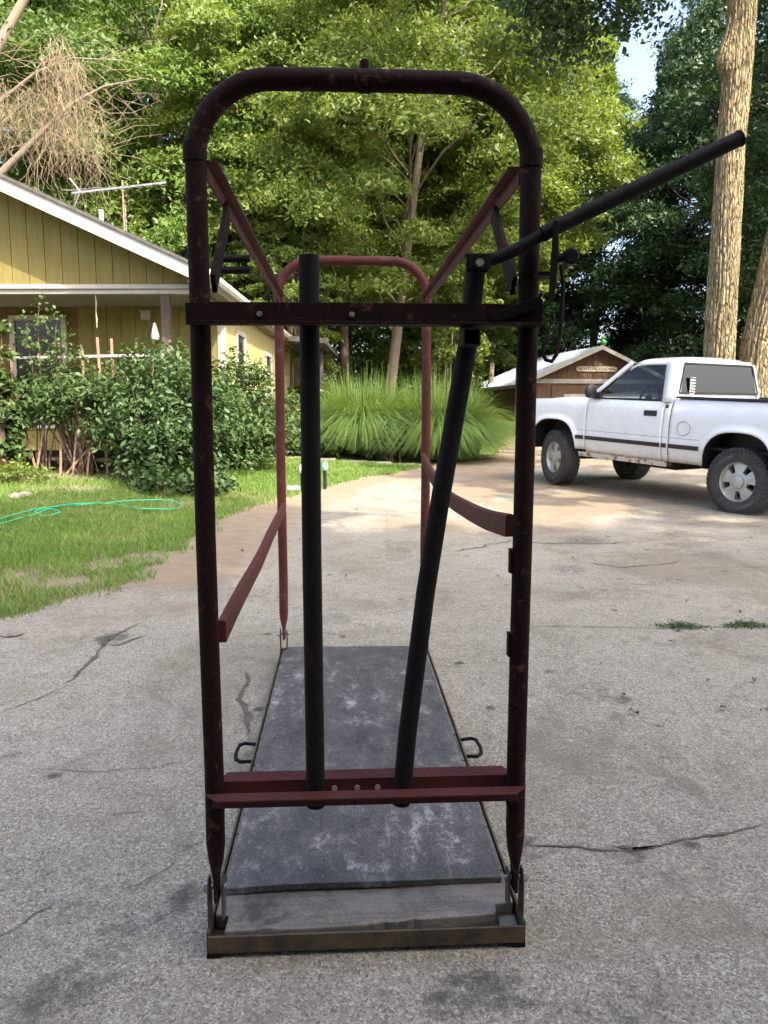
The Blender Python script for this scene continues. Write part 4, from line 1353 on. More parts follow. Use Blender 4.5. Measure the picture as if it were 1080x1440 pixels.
# ================================================================== VEGETATION
L_MAPLE = leaf_mat('maple_leaf', (0.088, 0.155, 0.034), (0.125, 0.200, 0.042), (0.23, 0.285, 0.070), 0.42)
L_LOCUST = leaf_mat('light_leaf', (0.110, 0.172, 0.040), (0.155, 0.220, 0.050), (0.26, 0.305, 0.085), 0.42)
L_OAK = leaf_mat('oak_leaf', (0.062, 0.112, 0.030), (0.088, 0.148, 0.037), (0.14, 0.185, 0.052), 0.34)
L_SHADED = leaf_mat('shaded_leaf', (0.022, 0.050, 0.020), (0.034, 0.070, 0.025), (0.055, 0.095, 0.034), 0.22)  # leaf colour darkened to stand for shade over the right-hand trees
L_SHRUB = leaf_mat('shrub_leaf', (0.040, 0.080, 0.026), (0.060, 0.110, 0.034), (0.11, 0.165, 0.06), 0.22, 0.45)
L_SHRUB2 = leaf_mat('pale_shrub_leaf', (0.055, 0.098, 0.032), (0.078, 0.128, 0.04), (0.13, 0.18, 0.06), 0.28, 0.45)
L_GRASS = leaf_mat('lawn_blade', (0.13, 0.24, 0.048), (0.18, 0.285, 0.066), (0.29, 0.32, 0.13), 0.35, 0.6)
L_TALL = leaf_mat('tall_grass_blade', (0.10, 0.18, 0.045), (0.14, 0.225, 0.06), (0.23, 0.28, 0.10), 0.35, 0.5)
L_DEAD = leaf_mat('dead_twig', (0.24, 0.17, 0.105), (0.32, 0.235, 0.15), (0.42, 0.33, 0.22), 0.1, 0.9)
M_BARK = mat('grey_brown_bark', (0.235, 0.185, 0.135), (0.14, 0.11, 0.08), scale=3, rough=0.95, stretch=(7, 7, 1.0), fine=16, bump=0.9, bump_dist=0.03)
def mat_pale_bark():
    m, nt, b = _nt('pale_ridged_bark')
    v = n_coord(nt, 'Object')
    wob = n_mix(nt, 0.10, v, n_noise_col(nt, v, 3.0))
    e = n_voro(nt, n_map(nt, wob, (21, 21, 3.6)), 1.0, 'Distance', 'DISTANCE_TO_EDGE')
    e2 = n_voro(nt, n_map(nt, wob, (34, 34, 8)), 1.0, 'Distance', 'DISTANCE_TO_EDGE')
    n1 = n_noise(nt, v, 1.7, 6, 0.7)
    n2 = n_noise(nt, n_map(nt, v, (10, 10, 2)), 3.0, 7, 0.75)
    c = n_mix(nt, n_ramp(nt, n2, 0.35, 0.65), (0.40, 0.33, 0.19), (0.27, 0.22, 0.13))
    c = n_mix(nt, n_ramp(nt, n1, 0.52, 0.66, 0, 0.7), c, (0.15, 0.14, 0.08))
    c = n_mix(nt, n_ramp(nt, e2, 0.0, 0.10, 0.5, 0.0), c, (0.10, 0.08, 0.05))
    c = n_mix(nt, n_ramp(nt, e, 0.0, 0.13, 0.65, 0.0), c, (0.07, 0.055, 0.035))
    _in(nt, b.inputs['Base Color'], c)
    b.inputs['Roughness'].default_value = 0.95
    b.inputs['Specular IOR Level'].default_value = 0.2
    h = n_math(nt, 'ADD', n_ramp(nt, e, 0.0, 0.2), n_math(nt, 'MULTIPLY', n2, .5))
    _in(nt, b.inputs['Normal'], n_bump(nt, h, 1.0, 0.03))
    return m


M_BARKP = mat_pale_bark()
M_TWIG = mat('shrub_stem', (0.16, 0.11, 0.08), (0.11, 0.075, 0.055), rough=0.95)


def leaf_mesh(name, pos, size, nrm, material, parent=None, aspect=0.62, rnd=None, fold=0.18, tang=None, tri=False):
    N = len(pos)
    nrm = nrm / (np.linalg.norm(nrm, axis=1, keepdims=True) + 1e-9)
    if tang is None:
        tang = RNG.normal(size=(N, 3))
    tang = tang - nrm * np.sum(tang * nrm, 1, keepdims=True)
    tang /= np.linalg.norm(tang, axis=1, keepdims=True) + 1e-9
    bit = np.cross(nrm, tang)
    sz = np.asarray(size).reshape(-1, 1) * np.ones((N, 1))
    hl, hw = sz * 0.5, sz * 0.5 * aspect
    co = np.empty((N, 4, 3), np.float32)
    co[:, 0] = pos - tang * hl
    co[:, 1] = pos + bit * hw + nrm * hw * fold * 2 - tang * hl * 0.1
    co[:, 2] = pos + tang * hl - nrm * hl * 0.12
    co[:, 3] = pos - bit * hw + nrm * hw * fold * 2 - tang * hl * 0.1
    me = bpy.data.meshes.new(name)
    nv = 4
    if tri:
        nv = 3
        co[:, 0] = co[:, 0] - bit * hw * .55
        co[:, 1] = pos + bit * hw * 1.1 + nrm * hw * fold
        co = np.ascontiguousarray(co[:, :3])
    me.vertices.add(N * nv)
    me.vertices.foreach_set('co', co.ravel())
    me.loops.add(N * nv)
    me.loops.foreach_set('vertex_index', np.arange(N * nv, dtype=np.int32))
    me.polygons.add(N)
    me.polygons.foreach_set('loop_start', np.arange(0, N * nv, nv, dtype=np.int32))
    me.update(calc_edges=True)
    at = me.attributes.new('rnd', 'FLOAT', 'FACE')
    if rnd is None:
        rnd = RNG.random(N)
    at.data.foreach_set('value', np.asarray(rnd, np.float32))
    me.materials.append(material)
    o = bpy.data.objects.new(name, me)
    COL.objects.link(o)
    o.parent = parent
    return o


def curve_pts(a, b, sag, n=6, wob=0.0, rr=random):
    a, b = Vector(a), Vector(b)
    out = []
    for i in range(n + 1):
        t = i / n
        p = a.lerp(b, t)
        p.z += sag * math.sin(math.pi * t)
        if 0 < i < n and wob:
            p += Vector((rr.uniform(-wob, wob), rr.uniform(-wob, wob), rr.uniform(-wob, wob)))
        out.append(p)
    return out


PERK, LSK = 2.9, 1.0


def az(px):
    return (px - 540) / 1081


def tree(label, x, y, h, crown_r, bot, dia, leafm, nb=55, per=260, ls=0.15, lean=(0, 0), group='woodland trees', bark=None, name='tree',
         gap=None, bough=0.30, seed=0, flat=0.34, bough_rs=None):
    rr = random.Random(seed * 13 + 1)
    rg = np.random.default_rng(seed + 100)
    z0 = hz(x, y) - 0.1
    t = thing(name, label, 'tree', (x, y, z0), (0, 0, 0), group)
    tm = MB()
    n = 10
    tp, tr_ = [], []
    top = h * 0.88
    for i in range(n + 1):
        f = i / n
        tp.append(Vector((lean[0] * f * top + 0.03 * h * 0.3 * math.sin(f * 4 + seed), lean[1] * f * top + 0.1 * math.sin(f * 3 + seed * 2), f * top)))
        tr_.append(dia / 2 * ((1 - f) ** 0.75 * 0.88 + 0.10) * (1 + 0.45 * max(0, 1 - f * 18)))
    tm.tube(tp, tr_, 14)

    def trunk_at(z):
        f = min(max(z / top, 0), 1) * n
        i = min(int(f), n - 1)
        return tp[i].lerp(tp[i + 1], f - i)
    P, Nn, Rn, S = [], [], [], []
    mid, half = (h + bot) / 2, (h - bot) / 2
    for k in range(nb):
        for _ in range(8):
            u = -1 + 2 * (k + rr.random()) / nb
            env = max(0.0, 1 - abs(u) ** 2.6) ** 0.5
            a = k * 2.39996 + rr.uniform(-.5, .5)
            fr = rr.uniform(0.35, 1.0) ** 0.7
            c = trunk_at((mid + u * half) * 0.97) if mid + u * half < top else tp[-1].copy()
            c = Vector((c.x + math.cos(a) * crown_r * env * fr, c.y + math.sin(a) * crown_r * env * fr, mid + u * half))
            if gap is None or not gap(x + c.x, y + c.y, z0 + c.z):
                break
        else:
            continue
        s = crown_r * bough * rr.uniform(0.7, 1.35) * (0.65 + 0.35 * env)
        # limb
        zb = max(bot * 0.7, c.z - (0.35 + 0.5 * fr) * crown_r * 0.6)
        base = trunk_at(min(zb, top))
        if k % 4 == 0:
            L = (c - base).length
            tm.tube(curve_pts(base, c, 0.10 * L, 5, 0.05 * L, rr), [max(0.010, dia * 0.11 * (1 - j / 6.5)) for j in range(6)], 5, cap=False)
        # leaves of the bough in small sprays
        nl = int(per * PERK * (s / (crown_r * bough)) ** 2)
        m = max(6, nl // 14)
        q = rg.normal(size=(m, 3))
        q /= np.linalg.norm(q, axis=1, keepdims=True)
        q *= rg.random((m, 1)) ** 0.45
        q[:, 2] *= flat
        sub = q * s
        out = np.array([math.cos(a), math.sin(a), 0])
        rad = np.hypot(sub[:, 0], sub[:, 1])
        sub[:, 2] -= 0.32 * rad ** 2 / s
        sub[:, 2] -= 0.22 * (sub @ out)
        idx = rg.integers(0, m, nl)
        lp = sub[idx] + rg.normal(size=(nl, 3)) * np.array([1, 1, .55]) * (0.13 * s + 0.03)
        nn = rg.normal(size=(nl, 3)) * 0.75 + np.array([0, 0, 0.75]) + out * 0.35 + sub[idx] / s * 0.3
        P.append(lp + np.array(c))
        Nn.append(nn)
        crnd = rg.random()
        srnd = rg.random(m)[idx]
        Rn.append(np.clip(0.30 * crnd + 0.3 * srnd + 0.4 * rg.random(nl), 0, 1))
        S.append(ls * LSK * np.clip(rg.lognormal(0, .33, nl), .45, 2.0))
    P, Nn, Rn, S = np.concatenate(P), np.concatenate(Nn), np.concatenate(Rn), np.concatenate(S)
    if gap is not None:
        keep = ~gap(P[:, 0] + x, P[:, 1] + y, P[:, 2] + z0)
        P, Nn, Rn, S = P[keep], Nn[keep], Rn[keep], S[keep]
    tm.build('trunk', bark or M_BARK, t, smooth=True, fixn=False)
    leaf_mesh('crown', P, S, Nn, leafm, t, rnd=Rn, tri=True)
    return t


def copy_tree(src, x, y, label, group, rot, sc):
    t = src.copy()
    COL.objects.link(t)
    t.location = (x, y, hz(x, y) - .1)
    t.rotation_euler = (0, 0, rot)
    t.scale = (sc, sc, sc * random.uniform(.95, 1.08))
    t['label'] = label
    t['group'] = group
    for ch in src.children:
        c = ch.copy()
        COL.objects.link(c)
        c.parent = t
    return t


def no_gap(x, y, z):
    return np.zeros(np.shape(x), bool)


def sky_gap(x, y, z):
    """an open lane through the wood, beside the drive: only low growth stands in it"""
    x, y, z = np.asarray(x, float), np.asarray(y, float), np.asarray(z, float)
    half = .15 + .021 * y + 1.0 * (fbm(y * .45 + 3, z * .45, 15) - .5)
    return (y > 16) & (np.abs(x - .307 * y) < half) & (z > 2.4 + .325 * y + 1.2 * (fbm(x * .7, y * .5, 16) - .5))


# ---- the two big trunks at the right, their crown is above the picture
big = thing('twin_trunk_tree', 'huge tree with two pale ridged trunks rising behind the truck', 'tree', (6.42, 14.6, hz(6.42, 14.6) - .1))
rr = random.Random(5)


def ridged_trunk(path, radii, seed, bumps=()):
    mb = MB()
    seg = 120
    Q, RR = [], []
    for i in range(len(path) - 1):
        a, b = Vector(path[i]), Vector(path[i + 1])
        for k in range(16):
            Q.append(a.lerp(b, k / 16)); RR.append(radii[i] + (radii[i + 1] - radii[i]) * k / 16)
    Q.append(Vector(path[-1])); RR.append(radii[-1])
    nq = len(Q)
    I, K = np.meshgrid(np.arange(nq), np.arange(seg), indexing='ij')
    A = 2 * np.pi * K / seg
    zq = np.array([q.z for q in Q])[I]
    Rq = np.array(RR)[I]
    wand = 3.0 * fbm(np.cos(A) * 1.2 + zq * .35, np.sin(A) * 1.2 + seed, seed, 3)
    cr = np.abs(np.sin(A * 11 + wand * 2.2 + 1.2 * fbm(zq * 1.6 + np.cos(A) * 3, np.sin(A) * 3, seed + 5, 3) * 6))
    plate = fbm(np.cos(A) * 5 + seed, np.sin(A) * 5 + zq * 2.4, seed + 9, 4)
    rn = Rq * (1 + .035 * np.sin(2 * A + zq * .5 + seed)) - .030 * (1 - cr) ** 2.0 + .035 * (plate - .5)
    for (bz, ba, amp, wz, wa) in bumps:
        da = (A - ba + np.pi) % (2 * np.pi) - np.pi
        zz = (zq - bz) / wz
        rn = rn + amp * np.exp(-(da / wa) ** 2) * np.exp(-zz * zz * np.where(zz > 0, 1, 5))
    for i, q in enumerate(Q):
        for k in range(seg):
            mb.v.append((q.x + rn[i, k] * math.cos(A[i, k]), q.y + rn[i, k] * math.sin(A[i, k]), q.z))
    for i in range(len(Q) - 1):
        for k in range(seg):
            k2 = (k + 1) % seg
            mb.f.append((i * seg + k, i * seg + k2, (i + 1) * seg + k2, (i + 1) * seg + k))
    return mb


ridged_trunk([(-.1, 0, 0), (-.16, 0, .9), (-.17, 0, 2.2), (-.17, 0, 4.2), (-.17, 0, 5.8), (-.12, 0, 7.2), (-.10, 0, 8.6), (-.1, .1, 12), (.3, .3, 15)], [.44, .31, .28, .27, .25, .255, .245, .19, .10], 3, [(7.25, math.pi * 1.08, .17, .40, .6), (2.9, math.pi, .04, .2, .5)]).build('trunk', M_BARKP, big, smooth=True)
ridged_trunk([(.42, -.02, 0), (.46, -.02, 1.0), (.58, -.02, 2.4), (.86, 0, 4.2), (1.15, 0, 6.0), (1.5, 0, 9), (2.0, 0, 13)], [.46, .36, .325, .30, .28, .24, .12], 9).build('trunk', M_BARKP, big, smooth=True)
pos, nn_, rn_ = [], [], []
lb_ = MB()
rg = np.random.default_rng(77)
for k in range(60):
    a = rr.uniform(0, 2 * math.pi)
    rad = rr.uniform(.8, 5.0)
    c = np.array([.8 + rad * math.cos(a), rad * math.sin(a) + .5, rr.uniform(10.2, 16)])
    lb_.tube(curve_pts((.2, .1, min(c[2] - 1.5, 12)), c, .4, 4, .2, rr), [.08, .06, .045, .03, .015], 5, cap=False)
    n = 300
    s = rr.uniform(.8, 1.4)
    q = rg.normal(size=(n, 3)) * np.array([1, 1, .45]) * s * .55
    pos.append(q + c)
    nn_.append(rg.normal(size=(n, 3)) + np.array([0, 0, .7]))
NB = 60
for k in range(26):
    c = np.array([rr.uniform(-3.9, -1.0), rr.uniform(-1.2, 1.2), rr.uniform(7.6, 9.6)])
    if c[0] > -2.0:
        c[2] += .7
    lb_.tube(curve_pts((-.1, .1, 11.5), c, .5, 5, .15, rr), [.05, .04, .03, .02, .012, .006], 5, cap=False)
    n = 300
    s_ = rr.uniform(.5, .95)
    q = rg.normal(size=(n, 3)) * np.array([1, 1, .5]) * s_ * .5
    q[:, 2] -= .25 * np.hypot(q[:, 0], q[:, 1])
    pos.append(q + c)
    nn_.append(rg.normal(size=(n, 3)) + np.array([0, 0, .7]))
    NB += 1
lb_.build('limbs', M_BARK, big, smooth=True, fixn=False)
leaf_mesh('crown', np.concatenate(pos), .14 * rg.uniform(.5, 1.2, NB * 300), np.concatenate(nn_), L_SHADED, big)

# ---- the wood behind house and drive, every tree on its own spot
tree('bright maple with low layered leaves above the yellow house roof', -7.6, 28.0, 15.5, 5.2, 2.4, .42, L_MAPLE, 110, 400, .155, bough=.24, seed=1, group=None)
tree('tall light green tree in the centre above the rear hoop', -.15, 25.5, 17.5, 5.2, 4.4, .40, L_LOCUST, 120, 420, .14, bough=.22, lean=(.16, 0), seed=2, group=None, gap=sky_gap)
tree('slim straight tree whose bare trunk stands behind the rear hoop left of centre', -1.45, 30.5, 19, 4.3, 7.6, .42, L_LOCUST, 75, 340, .16, seed=3, group=None)
tree('leafy tree right of the centre with crown against the sky gap', 5.2, 29.0, 15.5, 3.6, 6.2, .36, L_LOCUST, 58, 380, .16, seed=4, gap=sky_gap, group=None)
tree('thin pale trunk tree left of the brown outbuilding', 5.7, 41.0, 17, 4.0, 6.5, .34, L_LOCUST, 50, 280, .20, seed=5, gap=sky_gap, group=None, bark=M_BARKP)
tree('dark dense tree towering right behind the brown outbuilding', 17.0, 40.0, 21, 6.0, 1.5, .55, L_SHADED, 105, 420, .19, seed=6, gap=sky_gap, group=None)
tree('broad dark tree rising directly behind the roof of the brown outbuilding', 12.2, 46.5, 22, 6.0, 2.5, .45, L_SHADED, 100, 400, .21, seed=7, gap=sky_gap, group=None)
tree('dark tree right of the twin trunks at the picture edge', 15.0, 25.0, 17, 4.6, 1.2, .5, L_SHADED, 90, 380, .17, seed=8, group=None)
tree('small sunlit sapling with yellow green leaves left of the outbuilding roof', 7.8, 44.5, 9.0, 2.0, 2.6, .14, L_MAPLE, 34, 170, .15, seed=9, group=None, gap=sky_gap)
tree('mid green tree behind the house ridge at the far left', -13.5, 25.5, 17, 5.0, 4.0, .5, L_OAK, 85, 400, .17, seed=10, group=None)
tree('tall dark tree looming over the left rear of the house', -10.0, 35.0, 21, 5.5, 5.0, .5, L_OAK, 85, 380, .2, seed=11, group=None)
tree('tall tree with fine leaves rising behind the bright maple', -4.2, 35.5, 21, 5.0, 4.0, .45, L_OAK, 90, 380, .19, seed=12, group=None)
tree('tall light tree at the top centre behind the hoop', 1.8, 37.0, 23, 5.0, 8.5, .42, L_LOCUST, 75, 360, .2, seed=13, gap=sky_gap, group=None)
tree('slender understory tree between the centre trunks', -3.4, 27.0, 9.5, 2.3, 3.2, .16, L_MAPLE, 40, 240, .15, seed=14, group=None)
tree('low leafy tree behind the tall grass clumps', 2.9, 33.0, 8.5, 2.6, 2.0, .16, L_OAK, 46, 230, .17, seed=15, group=None)
tree('small sunlit tree beside the back porch of the house', -2.75, 23.5, 5.6, 1.4, 1.0, .12, L_LOCUST, 34, 150, .14, seed=16, group=None)
tree('small sunlit tree between the tall grass and the outbuilding', 2.3, 27.0, 6.2, 1.5, 1.6, .12, L_LOCUST, 34, 150, .14, seed=17, group=None)
tree('leafy light tree filling the space left of the centre behind the hoop', -4.4, 26.5, 14.5, 3.4, 3.6, .26, L_LOCUST, 75, 330, .145, seed=18, group=None, bough=.24)
tree('leafy tree reaching down beside the right post in the far middle distance', 4.6, 46.0, 13.5, 3.2, 2.6, .26, L_OAK, 65, 280, .16, seed=19, group=None, gap=sky_gap)
for k, (tx, ty, th, td, lab) in enumerate(((-3.05, 27.5, 15, .15, 'slim bare-stemmed tree standing just left of the fixed head bar'), (1.75, 29.5, 16, .13, 'slim bare-stemmed tree seen through the middle of the rear hoop'), (2.55, 31.5, 16, .17, 'slim bare-stemmed tree right of the rear hoop corner'), (4.1, 33.0, 15, .16, 'slim pale-stemmed tree left of the hinged head bar top'))):
    tree(lab, tx, ty, th, 1.9, 8.6, td, L_LOCUST, 34, 150, .15, seed=120 + k, group=None, bark=M_BARKP, gap=sky_gap)
# back rows seen only as a wall of leaves: alike, told apart by nothing
rr = random.Random(21)
protos = {}
for i, (bx, by, sc) in enumerate([(-24, 44, 1), (-18, 40, .95), (-16, 50, 1.05), (-11, 46, 1), (-6.5, 50, 1.1), (-2, 45, 1), (1.5, 54, 1.1), (-21, 32, .85), (5.0, 52, .72), (8.6, 54, .66), (14.5, 54, .95), (19, 46, .95), (20.5, 36, .85), (24, 40, .9), (26, 50, 1), (19.5, 29, .75)]):
    kind = 'light' if i in (1, 4, 6) else ('mid' if bx < 7 else 'dark')
    lab = {'light': 'light green tree in the back row of the wood', 'mid': 'mid green tree in the back row of the wood', 'dark': 'dark tree in the back row of the wood at the right'}[kind]
    if kind not in protos:
        protos[kind] = tree(lab, bx, by, 22.5, 5.2, 2.0, .42, {'light': L_LOCUST, 'mid': L_OAK, 'dark': L_SHADED}[kind], 85, 190, .26, seed=40 + i, group='back row of the wood')
    else:
        copy_tree(protos[kind], bx, by, lab, 'back row of the wood', i * 1.3, sc)
# low brush along the edge of the wood
pos, nn_, sz_ = [], [], []
rg = np.random.default_rng(5)
for i in range(520):
    x = rg.uniform(-30, 30)
    y = rg.uniform(38, 62)
    if 4.5 < x < 15.5 and y < 47:
        y = rg.uniform(47, 60)
    s = rg.uniform(1.0, 2.3)
    n = 170
    q = rg.normal(size=(n, 3))
    q /= np.linalg.norm(q, axis=1, keepdims=True)
    q *= rg.random((n, 1)) ** .4 * s * np.array([1, 1, 1.0])
    pos.append(q + np.array([x, y, hz(x, y) + s * .75 + (y - 38) * .14 * rg.random()]))
    nn_.append(q + rg.normal(size=(n, 3)) * s * .7 + np.array([0, 0, .6 * s]))
    sz_.append(rg.uniform(.2, .42, n))
tag(leaf_mesh('underbrush', np.concatenate(pos), np.concatenate(sz_), np.concatenate(nn_), L_OAK), 'low green underbrush along the edge of the wood', 'underbrush', kind='stuff')

# trees behind and beside the viewer that dapple the yard (outside the picture)
shade = tree('tree standing behind the viewer', 9.6, -7.9, 21, 4.8, 8.5, .5, L_OAK, 70, 120, .36, seed=70, group='trees behind the viewer')
thin = tree('tree standing behind the viewer', 15.0, 0.5, 15, 2.8, 6.5, .35, L_OAK, 38, 46, .36, seed=73, group='trees behind the viewer')
copy_tree(shade, 4.2, -10.5, shade['label'], shade['group'], 2.0, 1.0)
for k, (bx, by, sc) in enumerate(((17.5, -7.5, 1.3), (21, -1, 1.25), (19, 4.5, 1.0), (10.2, 4.2, 1.0))):
    copy_tree(thin, bx, by, thin['label'], thin['group'], 1.9 * k, sc)

# ---- dead vine-hung tree at the upper left
dv = thing('dead_vine_tree', 'bare grey tree draped with a hanging mass of dry brown vines above the roof', 'dead tree', (-9.4, 20.5, hz(-9.4, 20.5)))
B = MB()
B.tube([(-1.6, .2, 0), (-1.5, .2, 3.5), (-1.2, .1, 5.4), (-.6, 0, 6.5), (.2, 0, 7.2), (1.0, 0, 7.9), (1.6, 0, 8.5)], [.22, .18, .13, .095, .08, .06, .03], 10)
B.tube([(-1.8, .4, 0), (-1.9, .4, 5), (-1.4, .3, 8.0), (-.4, .3, 9.8), (.6, .3, 11.3), (1.6, .3, 12.6)], [.24, .21, .17, .13, .10, .05], 10)
B.tube([(.2, 0, 7.2), (1.6, -.1, 8.35), (2.4, -.1, 8.75), (3.4, -.2, 8.9)], [.045, .04, .03, .012], 7)
B.tube([(-1.9, .4, 6.8), (-.6, .3, 8.4), (.6, .2, 9.2), (1.6, .1, 9.5), (2.9, 0, 9.4)], [.06, .05, .035, .025, .01], 7)
B.tube([(-1.9, .4, 5.4), (-.9, .2, 7.4), (-.1, .2, 8.2), (.7, 0, 8.6)], [.05, .04, .03, .02], 7)
B.build('trunk', mat('dead_grey_bark', (0.25, 0.21, 0.155), (0.16, 0.135, 0.10), scale=5, rough=0.95, stretch=(5, 5, 1)), dv, smooth=True)
vm = MB()
rr = random.Random(9)


def vine(x0, y0, z0, L, spread, r=.0065):
    pts = [Vector((x0, y0, z0))]
    dx = rr.uniform(-spread, spread)
    n = 8
    for i in range(n):
        pts.append(pts[-1] + Vector((dx / n + rr.gauss(0, .085), rr.gauss(0, .07), -L / n * rr.uniform(.6, 1.3))))
    vm.tube(pts, [r * (1 - .6 * i / n) for i in range(n + 1)], 3, cap=False)


for i in range(330):
    f = rr.random()
    x = 1.35 + rr.gauss(0, .45)
    z = 10.0 - abs(x - 1.35) * 1.1 + rr.uniform(-2.2, .1)
    vine(x, rr.uniform(-.4, .4), z, rr.uniform(.7, 2.1), .5)
for i in range(170):
    x = rr.uniform(-.9, .9)
    z = 8.55 - abs(x) * .15 + rr.uniform(-.6, .4)
    vine(x, rr.uniform(-.4, .4), z, rr.uniform(.5, 1.5), .8)
for i in range(150):
    x, z = rr.uniform(-1.6, 3.0), rr.uniform(7.0, 9.8)
    a = rr.uniform(-.6, .9)
    L = rr.uniform(.5, 1.4)
    p = Vector((x, rr.uniform(-.4, .4), z))
    vm.tube([p, p + Vector((L * .5 * math.cos(a), 0, L * .5 * math.sin(a) + rr.gauss(0, .1))), p + Vector((L * math.cos(a), rr.gauss(0, .1), L * math.sin(a) - .1))], [.008, .006, .003], 3, cap=False)
M_VINE = mat('dry_vine', (0.225, 0.175, 0.11), (0.15, 0.115, 0.075), scale=3, rough=0.95, bump=0)
tag(vm.build('hanging_vines', M_VINE, dv, fixn=False), kind='stuff')

# bare tangle near the centre left, in front of the trees
bt = thing('dead_brush', 'tangle of bare dead twigs in front of the trees left of the rear hoop', 'dead brush', (-2.9, 24.5, hz(-2.9, 24.5)))
vm = MB()
rr = random.Random(19)
for i in range(170):
    p = Vector((rr.gauss(0, .5), rr.gauss(0, .4), rr.uniform(2.5, 5.2)))
    d = Vector((rr.uniform(-1, .6), rr.gauss(0, .3), rr.uniform(-.5, 1.0)))
    L = rr.uniform(.6, 1.9)
    vm.tube([p, p + d * L * .5 + Vector((0, 0, .12)), p + d * L + Vector((0, 0, -.15 * L))], [.012, .009, .004], 3, cap=False)
for i in range(14):
    x = rr.uniform(-.6, .8)
    vm.tube([(x, 0, 0), (x + rr.gauss(0, .2), 0, 2.5), (x + rr.gauss(0, .4), 0, 5)], [.03, .025, .01], 5, cap=False)
vm.build('twigs', M_VINE, bt, fixn=False)


# ------------------------------------------------------------------ shrubs along the house
def shrub(label, x, y, r, h, leafm, n, ls, seed, ry=None, aspect=.45, lowfrac=.35, name='shrub', zmin=0.0):
    rg = np.random.default_rng(seed)
    rr = random.Random(seed)
    z0 = hz(x, y)
    t = thing(name, label, 'shrub', (x, y, z0 - .03))
    ry = ry or r
    k = max(30, n // 55)
    u = rg.normal(size=(k, 3))
    u /= np.linalg.norm(u, axis=1, keepdims=True)
    u[:, 2] = np.abs(u[:, 2]) * 1.0
    rad = rg.uniform(.5, 1.22, (k, 1))
    c = u * rad * np.array([r, ry, h * .62]) + np.array([0, 0, h * .34])
    low = rg.random(k) < lowfrac
    c[low, 2] = rg.uniform(.12, .5, low.sum()) * h
    c[:, 2] = np.where(c[:, 2] < zmin, zmin + rg.random(k) * .4, c[:, 2])
    sm = MB()
    for i in range(0, k, 2):
        b = Vector((rr.gauss(0, r * .18), rr.gauss(0, ry * .18), 0))
        sm.tube(curve_pts(b, c[i], .05 * h, 4, .03 * r, rr), [.016, .013, .01, .007, .004], 4, cap=False)
    sm.build('stem', M_TWIG, t, fixn=False)
    idx = rg.integers(0, k, n)
    P = c[idx] + rg.normal(size=(n, 3)) * .13 * r * np.array([1, 1, .8])
    P[:, 2] = np.maximum(P[:, 2], .05)
    nn = rg.normal(size=(n, 3)) * .7 + u[idx] * .6 + np.array([0, 0, .55])
    R_ = np.clip(.35 * rg.random(k)[idx] + .65 * rg.random(n), 0, 1)
    leaf_mesh('foliage', P, ls * rg.uniform(.7, 1.35, n), nn, leafm, t, aspect=aspect, rnd=R_)
    return t


shrub('big glossy green shrub in front of the porch post', -3.12, 11.0, .92, 1.78, L_SHRUB, 14000, .088, 1)
shrub('bushy green shrub over the stake fence below the window', -4.35, 11.05, .66, 1.6, L_SHRUB2, 6000, .084, 2, lowfrac=.0, zmin=.85)
shrub('dark vine-covered shrub at the left edge beside the wooden box', -5.45, 10.75, .45, 2.0, L_SHRUB2, 5500, .10, 3, aspect=.6)
shrub('round light green shrub at the corner of the house', -2.35, 12.6, .72, 1.70, L_SHRUB2, 9500, .088, 4)
shrub('green shrub in front of the pale side wall', -1.95, 14.9, .55, 1.15, L_SHRUB2, 5200, .085, 5)
shrub('low weedy ground cover plant under the big shrub', -2.7, 10.25, .55, .42, L_SHRUB, 2200, .085, 6, aspect=.6, name='ground_cover')
shrub('pale low weeds in the sun at the left edge below the wooden box', -5.15, 9.95, .6, .26, L_LOCUST, 2200, .08, 8, aspect=.35, name='weeds')
shrub('sprawling light sprig reaching in at the left edge of the porch', -5.95, 10.6, .5, 2.6, L_SHRUB2, 2600, .10, 9, aspect=.5)
shrub('leafy broad-leaved plant in front of the tall grass', .1, 14.95, .38, .95, L_SHRUB, 900, .17, 10, aspect=.42, name='leafy_plant')
shrub('low green plants left of the tall grass by the path', -1.35, 15.1, .55, .6, L_SHRUB2, 2200, .1, 11, name='leafy_plant')
shrub('shrub beside the back porch of the house', -1.3, 19.0, .7, 1.5, L_SHRUB2, 3800, .11, 12)

# tall white-flowering sprig standing out of the shrub by the window
sg_ = thing('tall_sprig', 'thin leafy sprig standing above the shrubs in front of the window', 'plant', (-4.85, 10.9, hz(-4.85, 10.9)))
sm = MB()
pp_, nn_ = [], []
rr = random.Random(44)
rg = np.random.default_rng(44)
for (dx, top) in ((0, 2.35), (.18, 2.15), (-.2, 2.05), (.32, 1.9)):
    pts = curve_pts((dx * .3, 0, 0), (dx + .1, rr.uniform(-.1, .1), top), 0, 8, .03, rr)
    sm.tube(pts, [.012 - .001 * i for i in range(9)], 5, cap=False)
    for p in pts[4:]:
        n = 22
        pp_.append(np.array(p) + rg.normal(size=(n, 3)) * .075)
        nn_.append(rg.normal(size=(n, 3)) * .6 + np.array([0, -.2, .7]))
sm.build('stem', M_TWIG, sg_, fixn=False)
pp_ = np.concatenate(pp_)
leaf_mesh('leaves', pp_, .085 * rg.uniform(.6, 1.2, len(pp_)), np.concatenate(nn_), L_SHRUB2, sg_)


